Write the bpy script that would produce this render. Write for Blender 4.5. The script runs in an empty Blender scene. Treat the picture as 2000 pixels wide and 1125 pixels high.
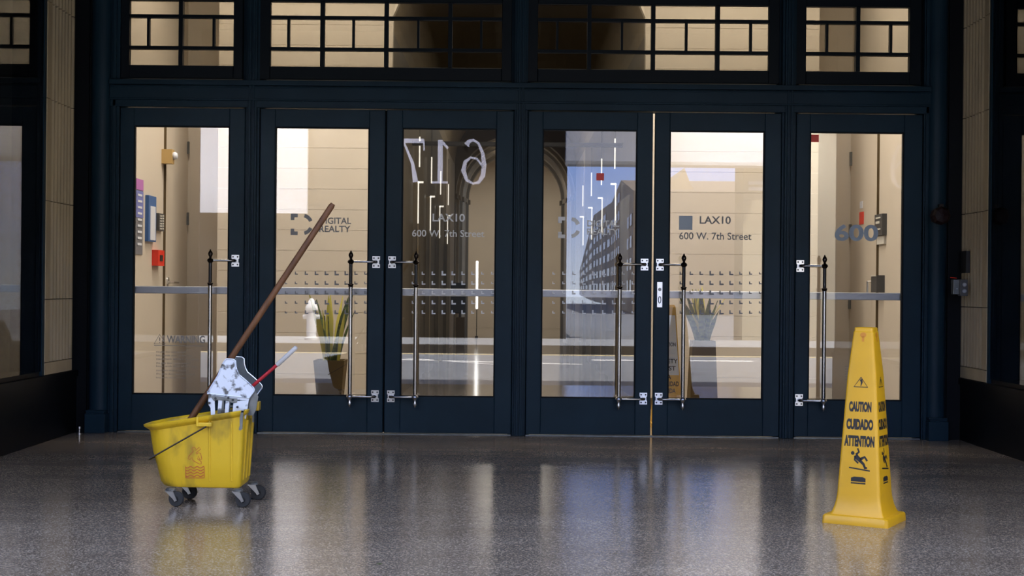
import bpy, math, random
from mathutils import Vector, Matrix
random.seed(7)
sc = bpy.context.scene
C = sc.collection
R = math.radians
PI = math.pi

# ------------------------------------------------------------------ camera, sky, light, exposure
H = 1.0588; D = 10.213; F = 2777.8; ROLL = 0.0093
cd = bpy.data.cameras.new('camera'); cam = bpy.data.objects.new('camera', cd); C.objects.link(cam)
cam.location = (0, -D, H)
cam.rotation_euler = (Matrix.Rotation(PI/2, 3, 'X') @ Matrix.Rotation(ROLL, 3, 'Z')).to_euler()
cd.lens = 50; cd.sensor_width = 36; cd.clip_end = 500
cd.dof.use_dof = True; cd.dof.focus_distance = 9.2; cd.dof.aperture_fstop = 9
sc.camera = cam
sc.view_settings.view_transform = 'Standard'; sc.view_settings.look = 'None'
sc.view_settings.gamma = 1; sc.view_settings.use_curve_mapping = False
sc.view_settings.exposure = 0.0

w = bpy.data.worlds.new('sky'); sc.world = w; w.use_nodes = True
nt = w.node_tree; nt.nodes.clear()
tc = nt.nodes.new('ShaderNodeTexCoord'); sp = nt.nodes.new('ShaderNodeSeparateXYZ')
cr = nt.nodes.new('ShaderNodeValToRGB'); bg = nt.nodes.new('ShaderNodeBackground'); ow = nt.nodes.new('ShaderNodeOutputWorld')
cr.color_ramp.elements[0].position = 0.0; cr.color_ramp.elements[0].color = (.72, .82, 1, 1)
cr.color_ramp.elements[1].position = 0.6; cr.color_ramp.elements[1].color = (.42, .50, .72, 1)
e = cr.color_ramp.elements.new(0.12); e.color = (.17, .36, 1, 1)
nt.links.new(tc.outputs['Generated'], sp.inputs[0]); nt.links.new(sp.outputs['Z'], cr.inputs[0])
nt.links.new(cr.outputs[0], bg.inputs[0]); nt.links.new(bg.outputs[0], ow.inputs[0])
bg.inputs[1].default_value = 4.2
sl = bpy.data.lights.new('sun', 'SUN'); sl.energy = 27; sl.angle = R(1.5); sl.color = (1, .90, .76)
so = bpy.data.objects.new('sun', sl); C.objects.link(so)
so.rotation_euler = Vector((.36, .30, .88)).to_track_quat('Z', 'Y').to_euler()

def area(name, loc, rot, sx, sy, power, col, spread=PI):
    l = bpy.data.lights.new(name, 'AREA'); l.shape = 'RECTANGLE'; l.size = sx; l.size_y = sy
    l.energy = power; l.color = col; l.spread = spread
    o = bpy.data.objects.new(name, l); C.objects.link(o); o.location = loc; o.rotation_euler = rot
    return o
WARM = (1, .92, .80)
# lobby ceiling lamps (they hang just under the lobby ceiling)
area('lobby_lamp', (-1.9, 1.25, 4.5), (0, 0, 0), 1.6, .8, 118, WARM)
area('lobby_lamp', (2.0, 1.25, 4.5), (0, 0, 0), 1.6, .8, 118, WARM)
area('lobby_lamp', (.04, 1.0, 4.5), (0, 0, 0), 1.6, .5, 62, WARM)
# corridor lamps
area('corridor_lamp', (.04, 6.0, 3.9), (0, 0, 0), .5, 3, 22, WARM)
area('corridor_lamp', (.04, 12.0, 3.9), (0, 0, 0), .5, 3, 22, WARM)
area('corridor_lamp', (.04, 17.6, 3.9), (0, 0, 0), .8, 2, 22, WARM)
area('hall_lamp', (.04, 24.0, 4.3), (0, 0, 0), 3, 3, 120, WARM)
# lamps on the canopies across the street
area('canopy_lamp', (-4.35, -15.35, 4.5), (R(-12), 0, 0), .9, .3, 1000, (.93, .96, 1))
area('canopy_lamp', (4.45, -15.0, 4.5), (R(-12), 0, 0), .9, .3, 700, (.93, .96, 1))

# ------------------------------------------------------------------ helpers
def P(x, y, L):
    u = (x-1000) + (y-562.5)*ROLL; v = (y-562.5) - (x-1000)*ROLL
    return u*L/F, H - v*L/F
def PX(x, y=562.5, L=D): return P(x, y, L)[0]
def PZ(x, y, L=D): return P(x, y, L)[1]

class MB:
    def __init__(s): s.v = []; s.f = []
    def add(s, vs, fs):
        n = len(s.v); s.v += [tuple(p) for p in vs]; s.f += [tuple(i+n for i in q) for q in fs]; return s
    def box(s, x0, x1, y0, y1, z0, z1):
        return s.add([(x0,y0,z0),(x1,y0,z0),(x1,y1,z0),(x0,y1,z0),(x0,y0,z1),(x1,y0,z1),(x1,y1,z1),(x0,y1,z1)],
                     [(0,3,2,1),(4,5,6,7),(0,1,5,4),(1,2,6,5),(2,3,7,6),(3,0,4,7)])
    def cbox(s, x0, x1, y0, y1, z0, z1, b=.004):
        # box whose front (-y) edges are chamfered
        return s.loft([[(x0,y1,z0),(x1,y1,z0),(x1,y1,z1),(x0,y1,z1)],
                       [(x0,y0+b,z0),(x1,y0+b,z0),(x1,y0+b,z1),(x0,y0+b,z1)],
                       [(x0+b,y0,z0+b),(x1-b,y0,z0+b),(x1-b,y0,z1-b),(x0+b,y0,z1-b)]])
    def loft(s, rings, cap0=True, cap1=True, closed=True):
        n = len(rings[0]); vs = [p for r in rings for p in r]; fs = []
        for k in range(len(rings)-1):
            for i in range(n if closed else n-1):
                j = (i+1) % n
                fs.append((k*n+i, k*n+j, (k+1)*n+j, (k+1)*n+i))
        if cap0: fs.append(tuple(reversed(range(n))))
        if cap1: fs.append(tuple(range((len(rings)-1)*n, len(rings)*n)))
        return s.add(vs, fs)
    def prism(s, poly, y0, y1):          # polygon in x,z extruded along y
        return s.loft([[(a,y1,b) for a,b in poly], [(a,y0,b) for a,b in poly]])
    def prismx(s, poly, x0, x1):         # polygon in y,z extruded along x
        return s.loft([[(x0,a,b) for a,b in poly], [(x1,a,b) for a,b in poly]])
    def prismz(s, poly, z0, z1):         # polygon in x,y extruded along z
        return s.loft([[(a,b,z0) for a,b in poly], [(a,b,z1) for a,b in poly]])
    def tube(s, pts, r, n=10, caps=True):
        pts = [Vector(p) for p in pts]; rs = r if isinstance(r, (list, tuple)) else [r]*len(pts)
        rings = []; up = None
        for i, p in enumerate(pts):
            t = (pts[min(i+1, len(pts)-1)] - pts[max(i-1, 0)]).normalized()
            if up is None:
                up = Vector((0,0,1)) if abs(t.z) < .9 else Vector((0,1,0))
            a = t.cross(up)
            if a.length < 1e-6: a = t.cross(Vector((1,0,0)))
            a.normalize(); b = a.cross(t).normalized(); up = b
            rings.append([p + rs[i]*(math.cos(2*PI*k/n)*a + math.sin(2*PI*k/n)*b) for k in range(n)])
        return s.loft(rings, caps, caps)
    def lathe(s, prof, c=(0,0,0), n=16, axis='z'):
        rings = []
        for r, h in prof:
            ring = []
            for k in range(n):
                a = 2*PI*k/n; x, y = r*math.cos(a), r*math.sin(a)
                if axis == 'z': ring.append((c[0]+x, c[1]+y, c[2]+h))
                elif axis == 'y': ring.append((c[0]+x, c[1]+h, c[2]+y))
                else: ring.append((c[0]+h, c[1]+x, c[2]+y))
            rings.append(ring)
        return s.loft(rings)
    def place(s, m2, o, ex, ey, en, t=.0006):
        # flat 2-D mesh (verts, faces) laid on a surface, thickness t along en
        vs, fs = m2; o, ex, ey, en = Vector(o), Vector(ex), Vector(ey), Vector(en)
        top = [o + ex*a + ey*b + en*t for a, b in vs]
        return s.add(top, fs)
    def build(s, name, mat, parent=None, smooth=False, loc=None, bevel=0, offset=(0,0,0)):
        me = bpy.data.meshes.new(name)
        ox, oy, oz = offset
        me.from_pydata([(a-ox, b-oy, c-oz) for a, b, c in s.v], [], s.f); me.validate(); me.update()
        import bmesh
        bm = bmesh.new(); bm.from_mesh(me); bmesh.ops.recalc_face_normals(bm, faces=bm.faces); bm.to_mesh(me); bm.free()
        me.materials.append(mat)
        o = bpy.data.objects.new(name, me); C.objects.link(o)
        if parent: o.parent = parent
        if loc: o.location = loc
        if smooth:
            for p in me.polygons: p.use_smooth = True
            try: me.set_sharp_from_angle(angle=R(38))
            except Exception: pass
        if bevel:
            b = o.modifiers.new('bevel', 'BEVEL'); b.width = bevel; b.segments = 2; b.limit_method = 'ANGLE'; b.angle_limit = R(40)
        return o

def tag(o, label=None, cat=None, group=None, kind=None):
    if label: o['label'] = label
    if cat: o['category'] = cat
    if group: o['group'] = group
    if kind: o['kind'] = kind
    return o
def empty(name, loc=(0,0,0), rz=0, **k):
    o = bpy.data.objects.new(name, None); C.objects.link(o); o.location = loc; o.rotation_euler = (0,0,rz)
    o.empty_display_size = .1
    return tag(o, **k)
def mb(*boxes):
    m = MB()
    for b in boxes: m.box(*b)
    return m

_text = {}
def text2d(body, x0, x1, y0, y1, bold=0.0):
    """2-D mesh of a text fitted to the rectangle"""
    key = (body, bold)
    if key not in _text:
        cu = bpy.data.curves.new('text', 'FONT'); cu.body = body; cu.offset = bold; cu.resolution_u = 4
        ob = bpy.data.objects.new('text', cu); C.objects.link(ob)
        bpy.context.view_layer.update()
        dg = bpy.context.evaluated_depsgraph_get(); me = ob.evaluated_get(dg).to_mesh()
        vs = [(v.co.x, v.co.y) for v in me.vertices]; fs = [tuple(p.vertices) for p in me.polygons]
        ob.evaluated_get(dg).to_mesh_clear(); bpy.data.objects.remove(ob); bpy.data.curves.remove(cu)
        a0 = min(v[0] for v in vs); a1 = max(v[0] for v in vs); b0 = min(v[1] for v in vs); b1 = max(v[1] for v in vs)
        _text[key] = ([((a-a0)/(a1-a0), (b-b0)/(b1-b0)) for a, b in vs], fs)
    vs, fs = _text[key]
    return [(x0+a*(x1-x0), y0+b*(y1-y0)) for a, b in vs], fs
def stroke2d(pts, wd, closed=False):
    """polyline with width; wd a number or one number per point"""
    n = len(pts); ws = wd if isinstance(wd, (list, tuple)) else [wd]*n
    vs = []; fs = []
    for i, p in enumerate(pts):
        a = pts[(i-1) % n] if (closed or i > 0) else p; b = pts[(i+1) % n] if (closed or i < n-1) else p
        dx, dy = b[0]-a[0], b[1]-a[1]; l = math.hypot(dx, dy) or 1
        nx, ny = -dy/l*ws[i]/2, dx/l*ws[i]/2
        vs += [(p[0]+nx, p[1]+ny), (p[0]-nx, p[1]-ny)]
    for i in range(n if closed else n-1):
        j = (i+1) % n
        fs.append((2*i, 2*i+1, 2*j+1, 2*j))
    return vs, fs
def poly2d(pts): return pts, [tuple(range(len(pts)))]
def disc2d(cx, cy, rx, ry, n=16): return poly2d([(cx+rx*math.cos(2*PI*k/n), cy+ry*math.sin(2*PI*k/n)) for k in range(n)])
def join2d(*ms):
    vs = []; fs = []
    for v, f in ms:
        n = len(vs); vs += v; fs += [tuple(i+n for i in q) for q in f]
    return vs, fs
def xf2d(m, fn): return [fn(a, b) for a, b in m[0]], m[1]

# ------------------------------------------------------------------ materials
def mat(name, col, rough=.5, metal=0, spec=.5, noise=0, nscale=8, bump=0, bscale=60, emit=None, estr=0, col2=None, stretch=None, coat=0, rp=(.3, .7)):
    m = bpy.data.materials.new(name); m.use_nodes = True; t = m.node_tree; b = t.nodes['Principled BSDF']
    b.inputs['Base Color'].default_value = (*col, 1); b.inputs['Roughness'].default_value = rough
    b.inputs['Metallic'].default_value = metal; b.inputs['Specular IOR Level'].default_value = spec
    b.inputs['Coat Weight'].default_value = coat
    if noise or bump:
        g = t.nodes.new('ShaderNodeTexCoord'); mp = t.nodes.new('ShaderNodeMapping'); t.links.new(g.outputs['Object'], mp.inputs[0])
        if stretch: mp.inputs['Scale'].default_value = stretch
    if noise:
        n = t.nodes.new('ShaderNodeTexNoise'); n.inputs['Scale'].default_value = nscale; n.inputs['Detail'].default_value = 6
        t.links.new(mp.outputs[0], n.inputs[0])
        r = t.nodes.new('ShaderNodeValToRGB'); c2 = col2 or tuple(c*(1-noise) for c in col)
        r.color_ramp.elements[0].position = rp[0]; r.color_ramp.elements[0].color = (*c2, 1)
        r.color_ramp.elements[1].position = rp[1]; r.color_ramp.elements[1].color = (*col, 1)
        t.links.new(n.outputs[0], r.inputs[0]); t.links.new(r.outputs[0], b.inputs['Base Color'])
    if bump:
        n2 = t.nodes.new('ShaderNodeTexNoise'); n2.inputs['Scale'].default_value = bscale; n2.inputs['Detail'].default_value = 4
        t.links.new(mp.outputs[0], n2.inputs[0])
        bp = t.nodes.new('ShaderNodeBump'); bp.inputs['Strength'].default_value = bump; bp.inputs['Distance'].default_value = .01
        t.links.new(n2.outputs[0], bp.inputs['Height']); t.links.new(bp.outputs[0], b.inputs['Normal'])
    if emit:
        b.inputs['Emission Color'].default_value = (*emit, 1); b.inputs['Emission Strength'].default_value = estr
    return m

def glass(name, k=1.0, tint=(1,1,1), rough=0.0):
    """clear pane: each face lets light through and mirrors the Fresnel share of it"""
    m = bpy.data.materials.new(name); m.use_nodes = True; t = m.node_tree; t.nodes.clear()
    o = t.nodes.new('ShaderNodeOutputMaterial'); mx = t.nodes.new('ShaderNodeMixShader')
    tr = t.nodes.new('ShaderNodeBsdfTransparent'); gl = t.nodes.new('ShaderNodeBsdfGlossy')
    tr.inputs[0].default_value = (*tint, 1); gl.inputs['Roughness'].default_value = rough
    fr = t.nodes.new('ShaderNodeFresnel'); ge = t.nodes.new('ShaderNodeNewGeometry')
    mi = t.nodes.new('ShaderNodeMix'); mi.data_type = 'FLOAT'
    mi.inputs[2].default_value = 1.52; mi.inputs[3].default_value = 1/1.52
    t.links.new(ge.outputs['Backfacing'], mi.inputs[0]); t.links.new(mi.outputs[0], fr.inputs['IOR'])
    mu = t.nodes.new('ShaderNodeMath'); mu.operation = 'MULTIPLY'; mu.use_clamp = True; mu.inputs[1].default_value = k
    t.links.new(fr.outputs[0], mu.inputs[0]); t.links.new(mu.outputs[0], mx.inputs[0])
    t.links.new(tr.outputs[0], mx.inputs[1]); t.links.new(gl.outputs[0], mx.inputs[2]); t.links.new(mx.outputs[0], o.inputs[0])
    return m

M = {}
M['paint'] = mat('blue_paint', (.0085, .0255, .040), .45, spec=.14, noise=.25, nscale=3, bump=.05, bscale=25)
M['paint_dark'] = mat('dark_gasket', (.002, .003, .0045), .6, spec=.15)
M['black'] = mat('black_stone', (.003, .003, .0035), .4, spec=.12, noise=.3, nscale=6)
M['bar'] = mat('muntin_black', (.003, .006, .009), .5, spec=.15)
M['stone'] = mat('beige_stone', (.42, .325, .19), .7, noise=.22, nscale=5, bump=.15, bscale=70, stretch=(1,1,.4))
M['joint'] = mat('dark_joint', (.10, .08, .055), .9)
M['wall'] = mat('lobby_wall', (.59, .52, .425), .7, noise=.07, nscale=2, bump=.03)
M['wall_pale'] = mat('lobby_joint', (.72, .65, .54), .7)
M['wall_side'] = mat('lobby_side_wall', (.59, .52, .43), .55, noise=.06, nscale=2)
M['wall_white'] = mat('white_wall_panel', (.62, .60, .55), .6)
M['door_beige'] = mat('beige_door_paint', (.55, .48, .39), .45)
M['olive'] = mat('olive_wall', (.15, .115, .065), .5, noise=.15, nscale=3)
M['olive_pale'] = mat('corridor_stone', (.34, .27, .17), .6, noise=.15, nscale=3)
M['ceil'] = mat('ceiling_paint', (.55, .48, .38), .8)
M['dark_ceil'] = mat('dark_soffit', (.012, .014, .016), .7)
M['chrome'] = mat('brushed_chrome', (.62, .60, .58), .22, 1, noise=.35, nscale=30, stretch=(1,1,.15))
M['nickel'] = mat('worn_nickel', (.80, .80, .80), .28, 1)
M['bronze'] = mat('dark_bronze', (.045, .035, .03), .3, 1)
M['blackgrip'] = mat('black_grip', (.010, .009, .010), .35)
M['alu'] = mat('push_bar_alu', (.42, .43, .46), .38, .6)
M['screw'] = mat('dark_screw', (.02, .02, .02), .5)
M['glass'] = glass('door_glass', 2.0)
M['glass_old'] = glass('transom_glass', 1.1, (.58, .57, .545))
M['side_glass'] = glass('side_glass', .85, (.6, .63, .66))
M['etched'] = mat('grey_vinyl', (.27, .275, .28), .6)
M['etched_pale'] = mat('pale_vinyl', (.88, .88, .86), .6)  # same vinyl where it looks lit, the light put into a paler colour
M['warn'] = mat('faint_vinyl', (.34, .32, .28), .6)
M['vinylblue'] = mat('blue_grey_vinyl', (.40, .47, .54), .5)
M['red'] = mat('red_plastic', (.75, .035, .014), .4)
M['sign_orange'] = mat('amber_box', (.46, .30, .11), .5)
M['led'] = mat('led_strip', (1,1,1), .4, emit=(1, .93, .78), estr=.95)
M['led_white'] = mat('white_led_tube', (1,1,1), .4, emit=(1, .97, .90), estr=5)
M['yellow'] = mat('bucket_yellow', (.64, .40, .012), .42, noise=.35, nscale=9, col2=(.22, .15, .016), bump=.05, bscale=30, stretch=(1,1,.45), rp=(.33, .52))
M['cone'] = mat('cone_yellow', (.66, .345, .010), .36, noise=.08, nscale=6, bump=.02)
M['ink'] = mat('black_ink', (.012, .011, .010), .5)
M['decal_red'] = mat('red_brown_ink', (.42, .085, .02), .6)
M['steel'] = mat('galvanised_plate', (.66, .70, .77), .42, .35, noise=.7, nscale=26, col2=(.10, .10, .10), rp=(.37, .47), bump=.08, bscale=40)
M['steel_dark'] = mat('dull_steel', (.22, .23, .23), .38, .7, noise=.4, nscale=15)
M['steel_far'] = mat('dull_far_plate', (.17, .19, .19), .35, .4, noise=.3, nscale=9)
M['wood'] = mat('mop_wood', (.15, .062, .022), .5, spec=.3, noise=.55, nscale=9, stretch=(3,3,.5))
M['leverred'] = mat('lever_red', (.36, .008, .015), .35)
M['grip'] = mat('grey_grip', (.50, .48, .45), .6)
M['rubber'] = mat('grey_rubber', (.03, .03, .03), .6, spec=.2)
M['hub'] = mat('black_hub', (.006, .006, .006), .5, spec=.2)
M['mop'] = mat('mop_yarn', (.35, .31, .25), .9)
M['planter'] = mat('planter_brown', (.10, .068, .030), .6, spec=.2, noise=.2, nscale=4)
M['leaf'] = mat('snake_leaf', (.11, .15, .025), .45, noise=.6, nscale=25, stretch=(1,1,2), col2=(.015, .035, .012))
M['leaf_edge'] = mat('yellow_leaf', (.50, .44, .06), .45)
M['soil'] = mat('soil', (.03, .02, .012), .9)
M['asphalt'] = mat('asphalt', (.16, .18, .22), .8, noise=.25, nscale=2, bump=.1)
M['concrete'] = mat('concrete', (.20, .215, .245), .8, noise=.12, nscale=1.5)
M['kerb'] = mat('kerb_dark', (.02, .02, .022), .8)
M['line_w'] = mat('white_road_paint', (.8, .8, .8), .7)
M['line_y'] = mat('yellow_road_paint', (.62, .5, .22), .7)
M['facade'] = mat('shaded_facade', (.014, .013, .012), .8, spec=.1, noise=.3, nscale=1)  # shade of the front across the street is put into this near-black colour
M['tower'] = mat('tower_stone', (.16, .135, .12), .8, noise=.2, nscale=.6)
M['tower_lit'] = mat('tower_front', (.42, .34, .24), .8, noise=.2, nscale=.6)  # paler copy of the tower stone, sunlight put into the colour
M['win'] = mat('far_window', (.03, .05, .09), .15)
M['shop'] = mat('shop_glass', (.01, .012, .014), .6, spec=.1)
M['white_panel'] = mat('white_panel', (.50, .51, .55), .6, noise=.12, nscale=1.2)
M['canopy'] = mat('canopy_grey', (.34, .36, .42), .6, noise=.1, nscale=1)
M['beige_far'] = mat('far_beige', (.30, .27, .20), .7, noise=.1, nscale=1)
M['hyd'] = mat('hydrant_white', (.62, .66, .72), .5)
M['poster_p'] = mat('poster_purple', (.42, .14, .42), .5)
M['poster_b'] = mat('poster_blue', (.16, .18, .45), .5)
M['poster_g'] = mat('poster_grey', (.16, .16, .18), .5)
M['frame_b'] = mat('frame_blue', (.04, .12, .32), .4)
M['paper'] = mat('paper', (.62, .64, .70), .6)
M['plaque'] = mat('dark_plaque', (.06, .06, .062), .4)
M['plaque_t'] = mat('plaque_text', (.6, .58, .52), .5)

# terrazzo
def terrazzo(name, base, dark, light, rough, sc_=160):
    m = bpy.data.materials.new(name); m.use_nodes = True; t = m.node_tree; b = t.nodes['Principled BSDF']
    g = t.nodes.new('ShaderNodeTexCoord')
    v = t.nodes.new('ShaderNodeTexVoronoi'); v.inputs['Scale'].default_value = sc_; t.links.new(g.outputs['Object'], v.inputs[0])
    s = t.nodes.new('ShaderNodeSeparateColor'); t.links.new(v.outputs['Color'], s.inputs[0])
    r = t.nodes.new('ShaderNodeValToRGB'); r.color_ramp.interpolation = 'CONSTANT'
    r.color_ramp.elements[0].position = 0; r.color_ramp.elements[0].color = (*dark, 1)
    r.color_ramp.elements[1].position = .82; r.color_ramp.elements[1].color = (*light, 1)
    e = r.color_ramp.elements.new(.3); e.color = (*base, 1)
    t.links.new(s.outputs[0], r.inputs[0])
    n = t.nodes.new('ShaderNodeTexNoise'); n.inputs['Scale'].default_value = 1.2; n.inputs['Detail'].default_value = 5
    mp = t.nodes.new('ShaderNodeMapping'); mp.inputs['Scale'].default_value = (1, 3, 1)
    t.links.new(g.outputs['Object'], mp.inputs[0]); t.links.new(mp.outputs[0], n.inputs[0])
    mx = t.nodes.new('ShaderNodeMix'); mx.data_type = 'RGBA'; mx.blend_type = 'MULTIPLY'; mx.inputs[0].default_value = 1
    r2 = t.nodes.new('ShaderNodeValToRGB'); r2.color_ramp.elements[0].position = .3; r2.color_ramp.elements[0].color = (.72, .70, .68, 1)
    r2.color_ramp.elements[1].position = .7; r2.color_ramp.elements[1].color = (1, 1, 1, 1)
    t.links.new(n.outputs[0], r2.inputs[0]); t.links.new(r.outputs[0], mx.inputs[6]); t.links.new(r2.outputs[0], mx.inputs[7])
    t.links.new(mx.outputs[2], b.inputs['Base Color'])
    # polish varies in soft streaks
    mr = t.nodes.new('ShaderNodeMapRange'); mr.inputs['To Min'].default_value = rough*.85; mr.inputs['To Max'].default_value = rough*1.25
    n3 = t.nodes.new('ShaderNodeTexNoise'); n3.inputs['Scale'].default_value = 3; mp3 = t.nodes.new('ShaderNodeMapping'); mp3.inputs['Scale'].default_value = (.6, 5, 1)
    t.links.new(g.outputs['Object'], mp3.inputs[0]); t.links.new(mp3.outputs[0], n3.inputs[0]); t.links.new(n3.outputs[0], mr.inputs['Value'])
    t.links.new(mr.outputs[0], b.inputs['Roughness'])
    bp = t.nodes.new('ShaderNodeBump'); bp.inputs['Strength'].default_value = .06; bp.inputs['Distance'].default_value = .003
    n2 = t.nodes.new('ShaderNodeTexNoise'); n2.inputs['Scale'].default_value = 90; n2.inputs['Detail'].default_value = 3
    t.links.new(g.outputs['Object'], n2.inputs[0]); t.links.new(n2.outputs[0], bp.inputs['Height']); t.links.new(bp.outputs[0], b.inputs['Normal'])
    b.inputs['Specular IOR Level'].default_value = .75
    return m
M['terrazzo'] = terrazzo('terrazzo_floor', (.245, .196, .148), (.125, .096, .070), (.44, .38, .31), .15, 190)
M['lobby_floor'] = terrazzo('lobby_terrazzo', (.30, .26, .21), (.2, .17, .14), (.42, .38, .32), .12)

# ------------------------------------------------------------------ layout numbers
XL, XR = PX(153), PX(1875)            # planes of the two side walls of the entrance
ZT = 3.62                              # entrance ceiling
YF = -4.0                              # front of the entrance
SL, SR = -3.04, 3.157                  # lobby side walls
def struct(o, label, cat=None):
    o['kind'] = 'structure'; o['label'] = label
    if cat: o['category'] = cat
    return o

# ------------------------------------------------------------------ ground
struct(mb((-9, 9, -5.3, .03, -.1, 0)).build('floor', M['terrazzo']), 'grey speckled polished terrazzo floor of the entrance outside the doors', 'floor')
struct(mb((SL-.3, SR+.3, .03, 30, -.1, 0)).build('floor', M['lobby_floor']), 'pale polished lobby floor behind the glass doors', 'floor')
road = mb((-60, 60, -12.7, -5.3, -.12, -.005)); 
struct(road.build('road', M['asphalt']), 'grey asphalt street mirrored in the door glass', 'road')
struct(mb((1.3, 14, -90, -16, -.12, -.005)).build('road', M['asphalt']), 'pale side street running away between the fronts', 'road')
struct(mb((-60, 60, -16, -12.9, -.1, .13), (-60, 1.3, -17, -16, -.1, .13)).build('sidewalk', M['concrete']), 'pale concrete pavement across the street', 'pavement')
struct(mb((-60, 60, -12.9, -12.7, -.1, .132)).build('kerb', M['kerb']), 'dark kerb of the far pavement', 'kerb')
lw = MB(); lw.box(-60, 60, -12.45, -12.3, -.005, .0)
struct(lw.build('lane_line', M['line_y']), 'yellow line along the far kerb', 'road marking')
lw = MB()
lw.prismz([(-1.6,-10.6),(1.0,-9.7),(1.0,-9.6),(-1.6,-10.45)], -.005, 0)
lw.prismz([(-1.6,-10.9),(.2,-8.9),(.3,-8.9),(-1.5,-10.9)], -.005, 0)
lw.prismz([(1.2,-11.0),(3.6,-11.1),(3.6,-10.9),(1.2,-10.8)], -.005, 0)
struct(lw.build('road_arrow', M['line_w']), 'white painted markings on the asphalt', 'road marking')

# ------------------------------------------------------------------ entrance shell
struct(mb((XL-2, XR+2, YF, .4, ZT, ZT+.3)).build('ceiling', M['dark_ceil']), 'dark ceiling over the entrance', 'ceiling')
fas = mb((-14, 14, YF-.3, YF, 2.80, 5.4), (-14, XL-.3, YF-.3, YF, 0, 2.80), (XR+.3, 14, YF-.3, YF, 0, 2.80))  # unseen front, lower edge brought down to darken the tops of the doors
struct(fas.build('wall_front', M['facade']), 'dark building front over the entrance opening', 'wall')

def side_wall(sgn, X, yfar, ynear, side):
    """sgn -1 left, +1 right; wall plane at X facing the middle"""
    def bx(m, d0, d1, y0, y1, z0, z1):      # d: distance behind the wall plane
        a, b = X + sgn*d0, X + sgn*d1
        return m.box(min(a,b), max(a,b), y0, y1, z0, z1)
    root = empty('wall_'+side, (0,0,0)); struct(root, f'{side} side wall of the entrance with a black stone base and a fluted beige pier', 'wall')
    m = MB(); bx(m, .05, .35, yfar, .2, 0, ZT); m.build('corner_panel', M['paint_dark'], root)
    m = MB(); bx(m, 0, .35, YF, -.02, 0, .40); bx(m, -.012, .35, YF, -.02, .40, .443); m.build('stone_base', M['black'], root)
    m = MB(); bx(m, .03, .40, ynear+.01, yfar, .443, ZT); m.build('pier_core', M['joint'], root)
    # fluted stone blocks
    zs = [.445, .53, .954, 1.615, 2.30, 2.947, ZT]
    edge = .085; nfl = 7
    for i in range(6):
        z0, z1 = zs[i]+.003, zs[i+1]-.003
        prof = [(ynear, .10), (ynear, .006), (ynear+.006, 0)]
        if i == 0:
            prof += [(yfar-.004, 0), (yfar, .004), (yfar, .10)]
        else:
            y = ynear+edge; wfl = (yfar-.02-y)/nfl
            prof += [(y, 0)]
            for k in range(nfl):
                a0 = y + k*wfl + wfl*.12; a1 = y + (k+1)*wfl - wfl*.12
                for q in range(7):
                    th = PI*q/6
                    prof.append(((a0+a1)/2 - (a1-a0)/2*math.cos(th), .022*math.sin(th)))
            prof += [(yfar-.004, 0), (yfar, .004), (yfar, .10)]
        pts = [(X+sgn*d, y) for y, d in prof]
        MB().prismz(pts, z0, z1).build('stone_block', M['stone'], root)
    # frame strip beside the pier, side window frame
    wr = empty('window_5' if side == 'left' else 'window_6'); struct(wr, f'tall dark framed display window of the {side} side wall mirroring the doors', 'window')
    yn = ynear
    m = MB(); bx(m, .004, .20, yn-.045, yn, .445, ZT); m.build('frame', M['paint'], wr)
    m = MB(); bx(m, .03, .20, yn-.10, yn-.045, .445, ZT); m.build('frame', M['paint_dark'], wr)
    m = MB(); bx(m, .02, .20, YF, YF+.08, .445, ZT); m.build('frame', M['paint'], wr)
    m = MB(); bx(m, .02, .20, YF, yn, .445, .475); m.build('sill', M['black'], wr)
    m = MB(); bx(m, .010, .016, YF+.08, yn-.045, .475, ZT); m.build('glass_pane', M['side_glass'], wr)
    # dark box behind the window
    m = MB(); bx(m, 1.5, 1.6, YF, 0, 0, ZT); bx(m, .2, 1.6, -.10, 0, 0, ZT); bx(m, .2, 1.6, YF, YF+.1, 0, ZT); bx(m, .35, 1.6, YF, 0, .3, .44); m.build('display_box', M['black'], root)
side_wall(-1, XL, -.13, -.72, 'left')
side_wall(1, XR, -.02, -.58, 'right')

# ------------------------------------------------------------------ facade frame
def strip(m, x0, x1, y0, z0, z1, yb=.10): m.box(x0, x1, y0, yb, z0, z1)
ZTOP = ZT
z_leaf_top = PZ(627, 213.5); z_gt = PZ(627, 250.5); z_gb = PZ(627, 771); z_beam_top = PZ(630, 159); z_tr_sash = PZ(630, 157)
z_p0, z_p3 = PZ(630, 130), PZ(630, 3.5)
z_b1, z_b2 = PZ(630, 95.5), PZ(630, 34)
n_trim = [0]
def trim(m, label, mt=None, **k):
    n_trim[0] += 1
    o = m.build('trim_%d' % n_trim[0], mt or M['paint'], **k); return struct(o, label, 'trim')

# mullions between the leaves (full height), moulded
names = ['between the first and second door', 'at the centre of the facade', 'between the fifth and sixth door']
for k, (a, b) in enumerate([(477, 504), (1001.5, 1027.5), (1524.5, 1551.5)]):
    x0, x1 = PX(a), PX(b); w_ = x1-x0; m = MB()
    strip(m, x0, x1, -.005, 0, ZTOP, .12); m.box(x0-.03, x1+.03, .052, .12, 0, ZTOP)
    strip(m, x0+w_*.16, x1-w_*.16, -.035, 0, ZTOP, 0)
    strip(m, x0+w_*.30, x0+w_*.44, -.05, 0, ZTOP, 0); strip(m, x1-w_*.44, x1-w_*.30, -.05, 0, ZTOP, 0)
    trim(m, f'dark blue moulded upright {names[k]}', bevel=.003)
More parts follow.
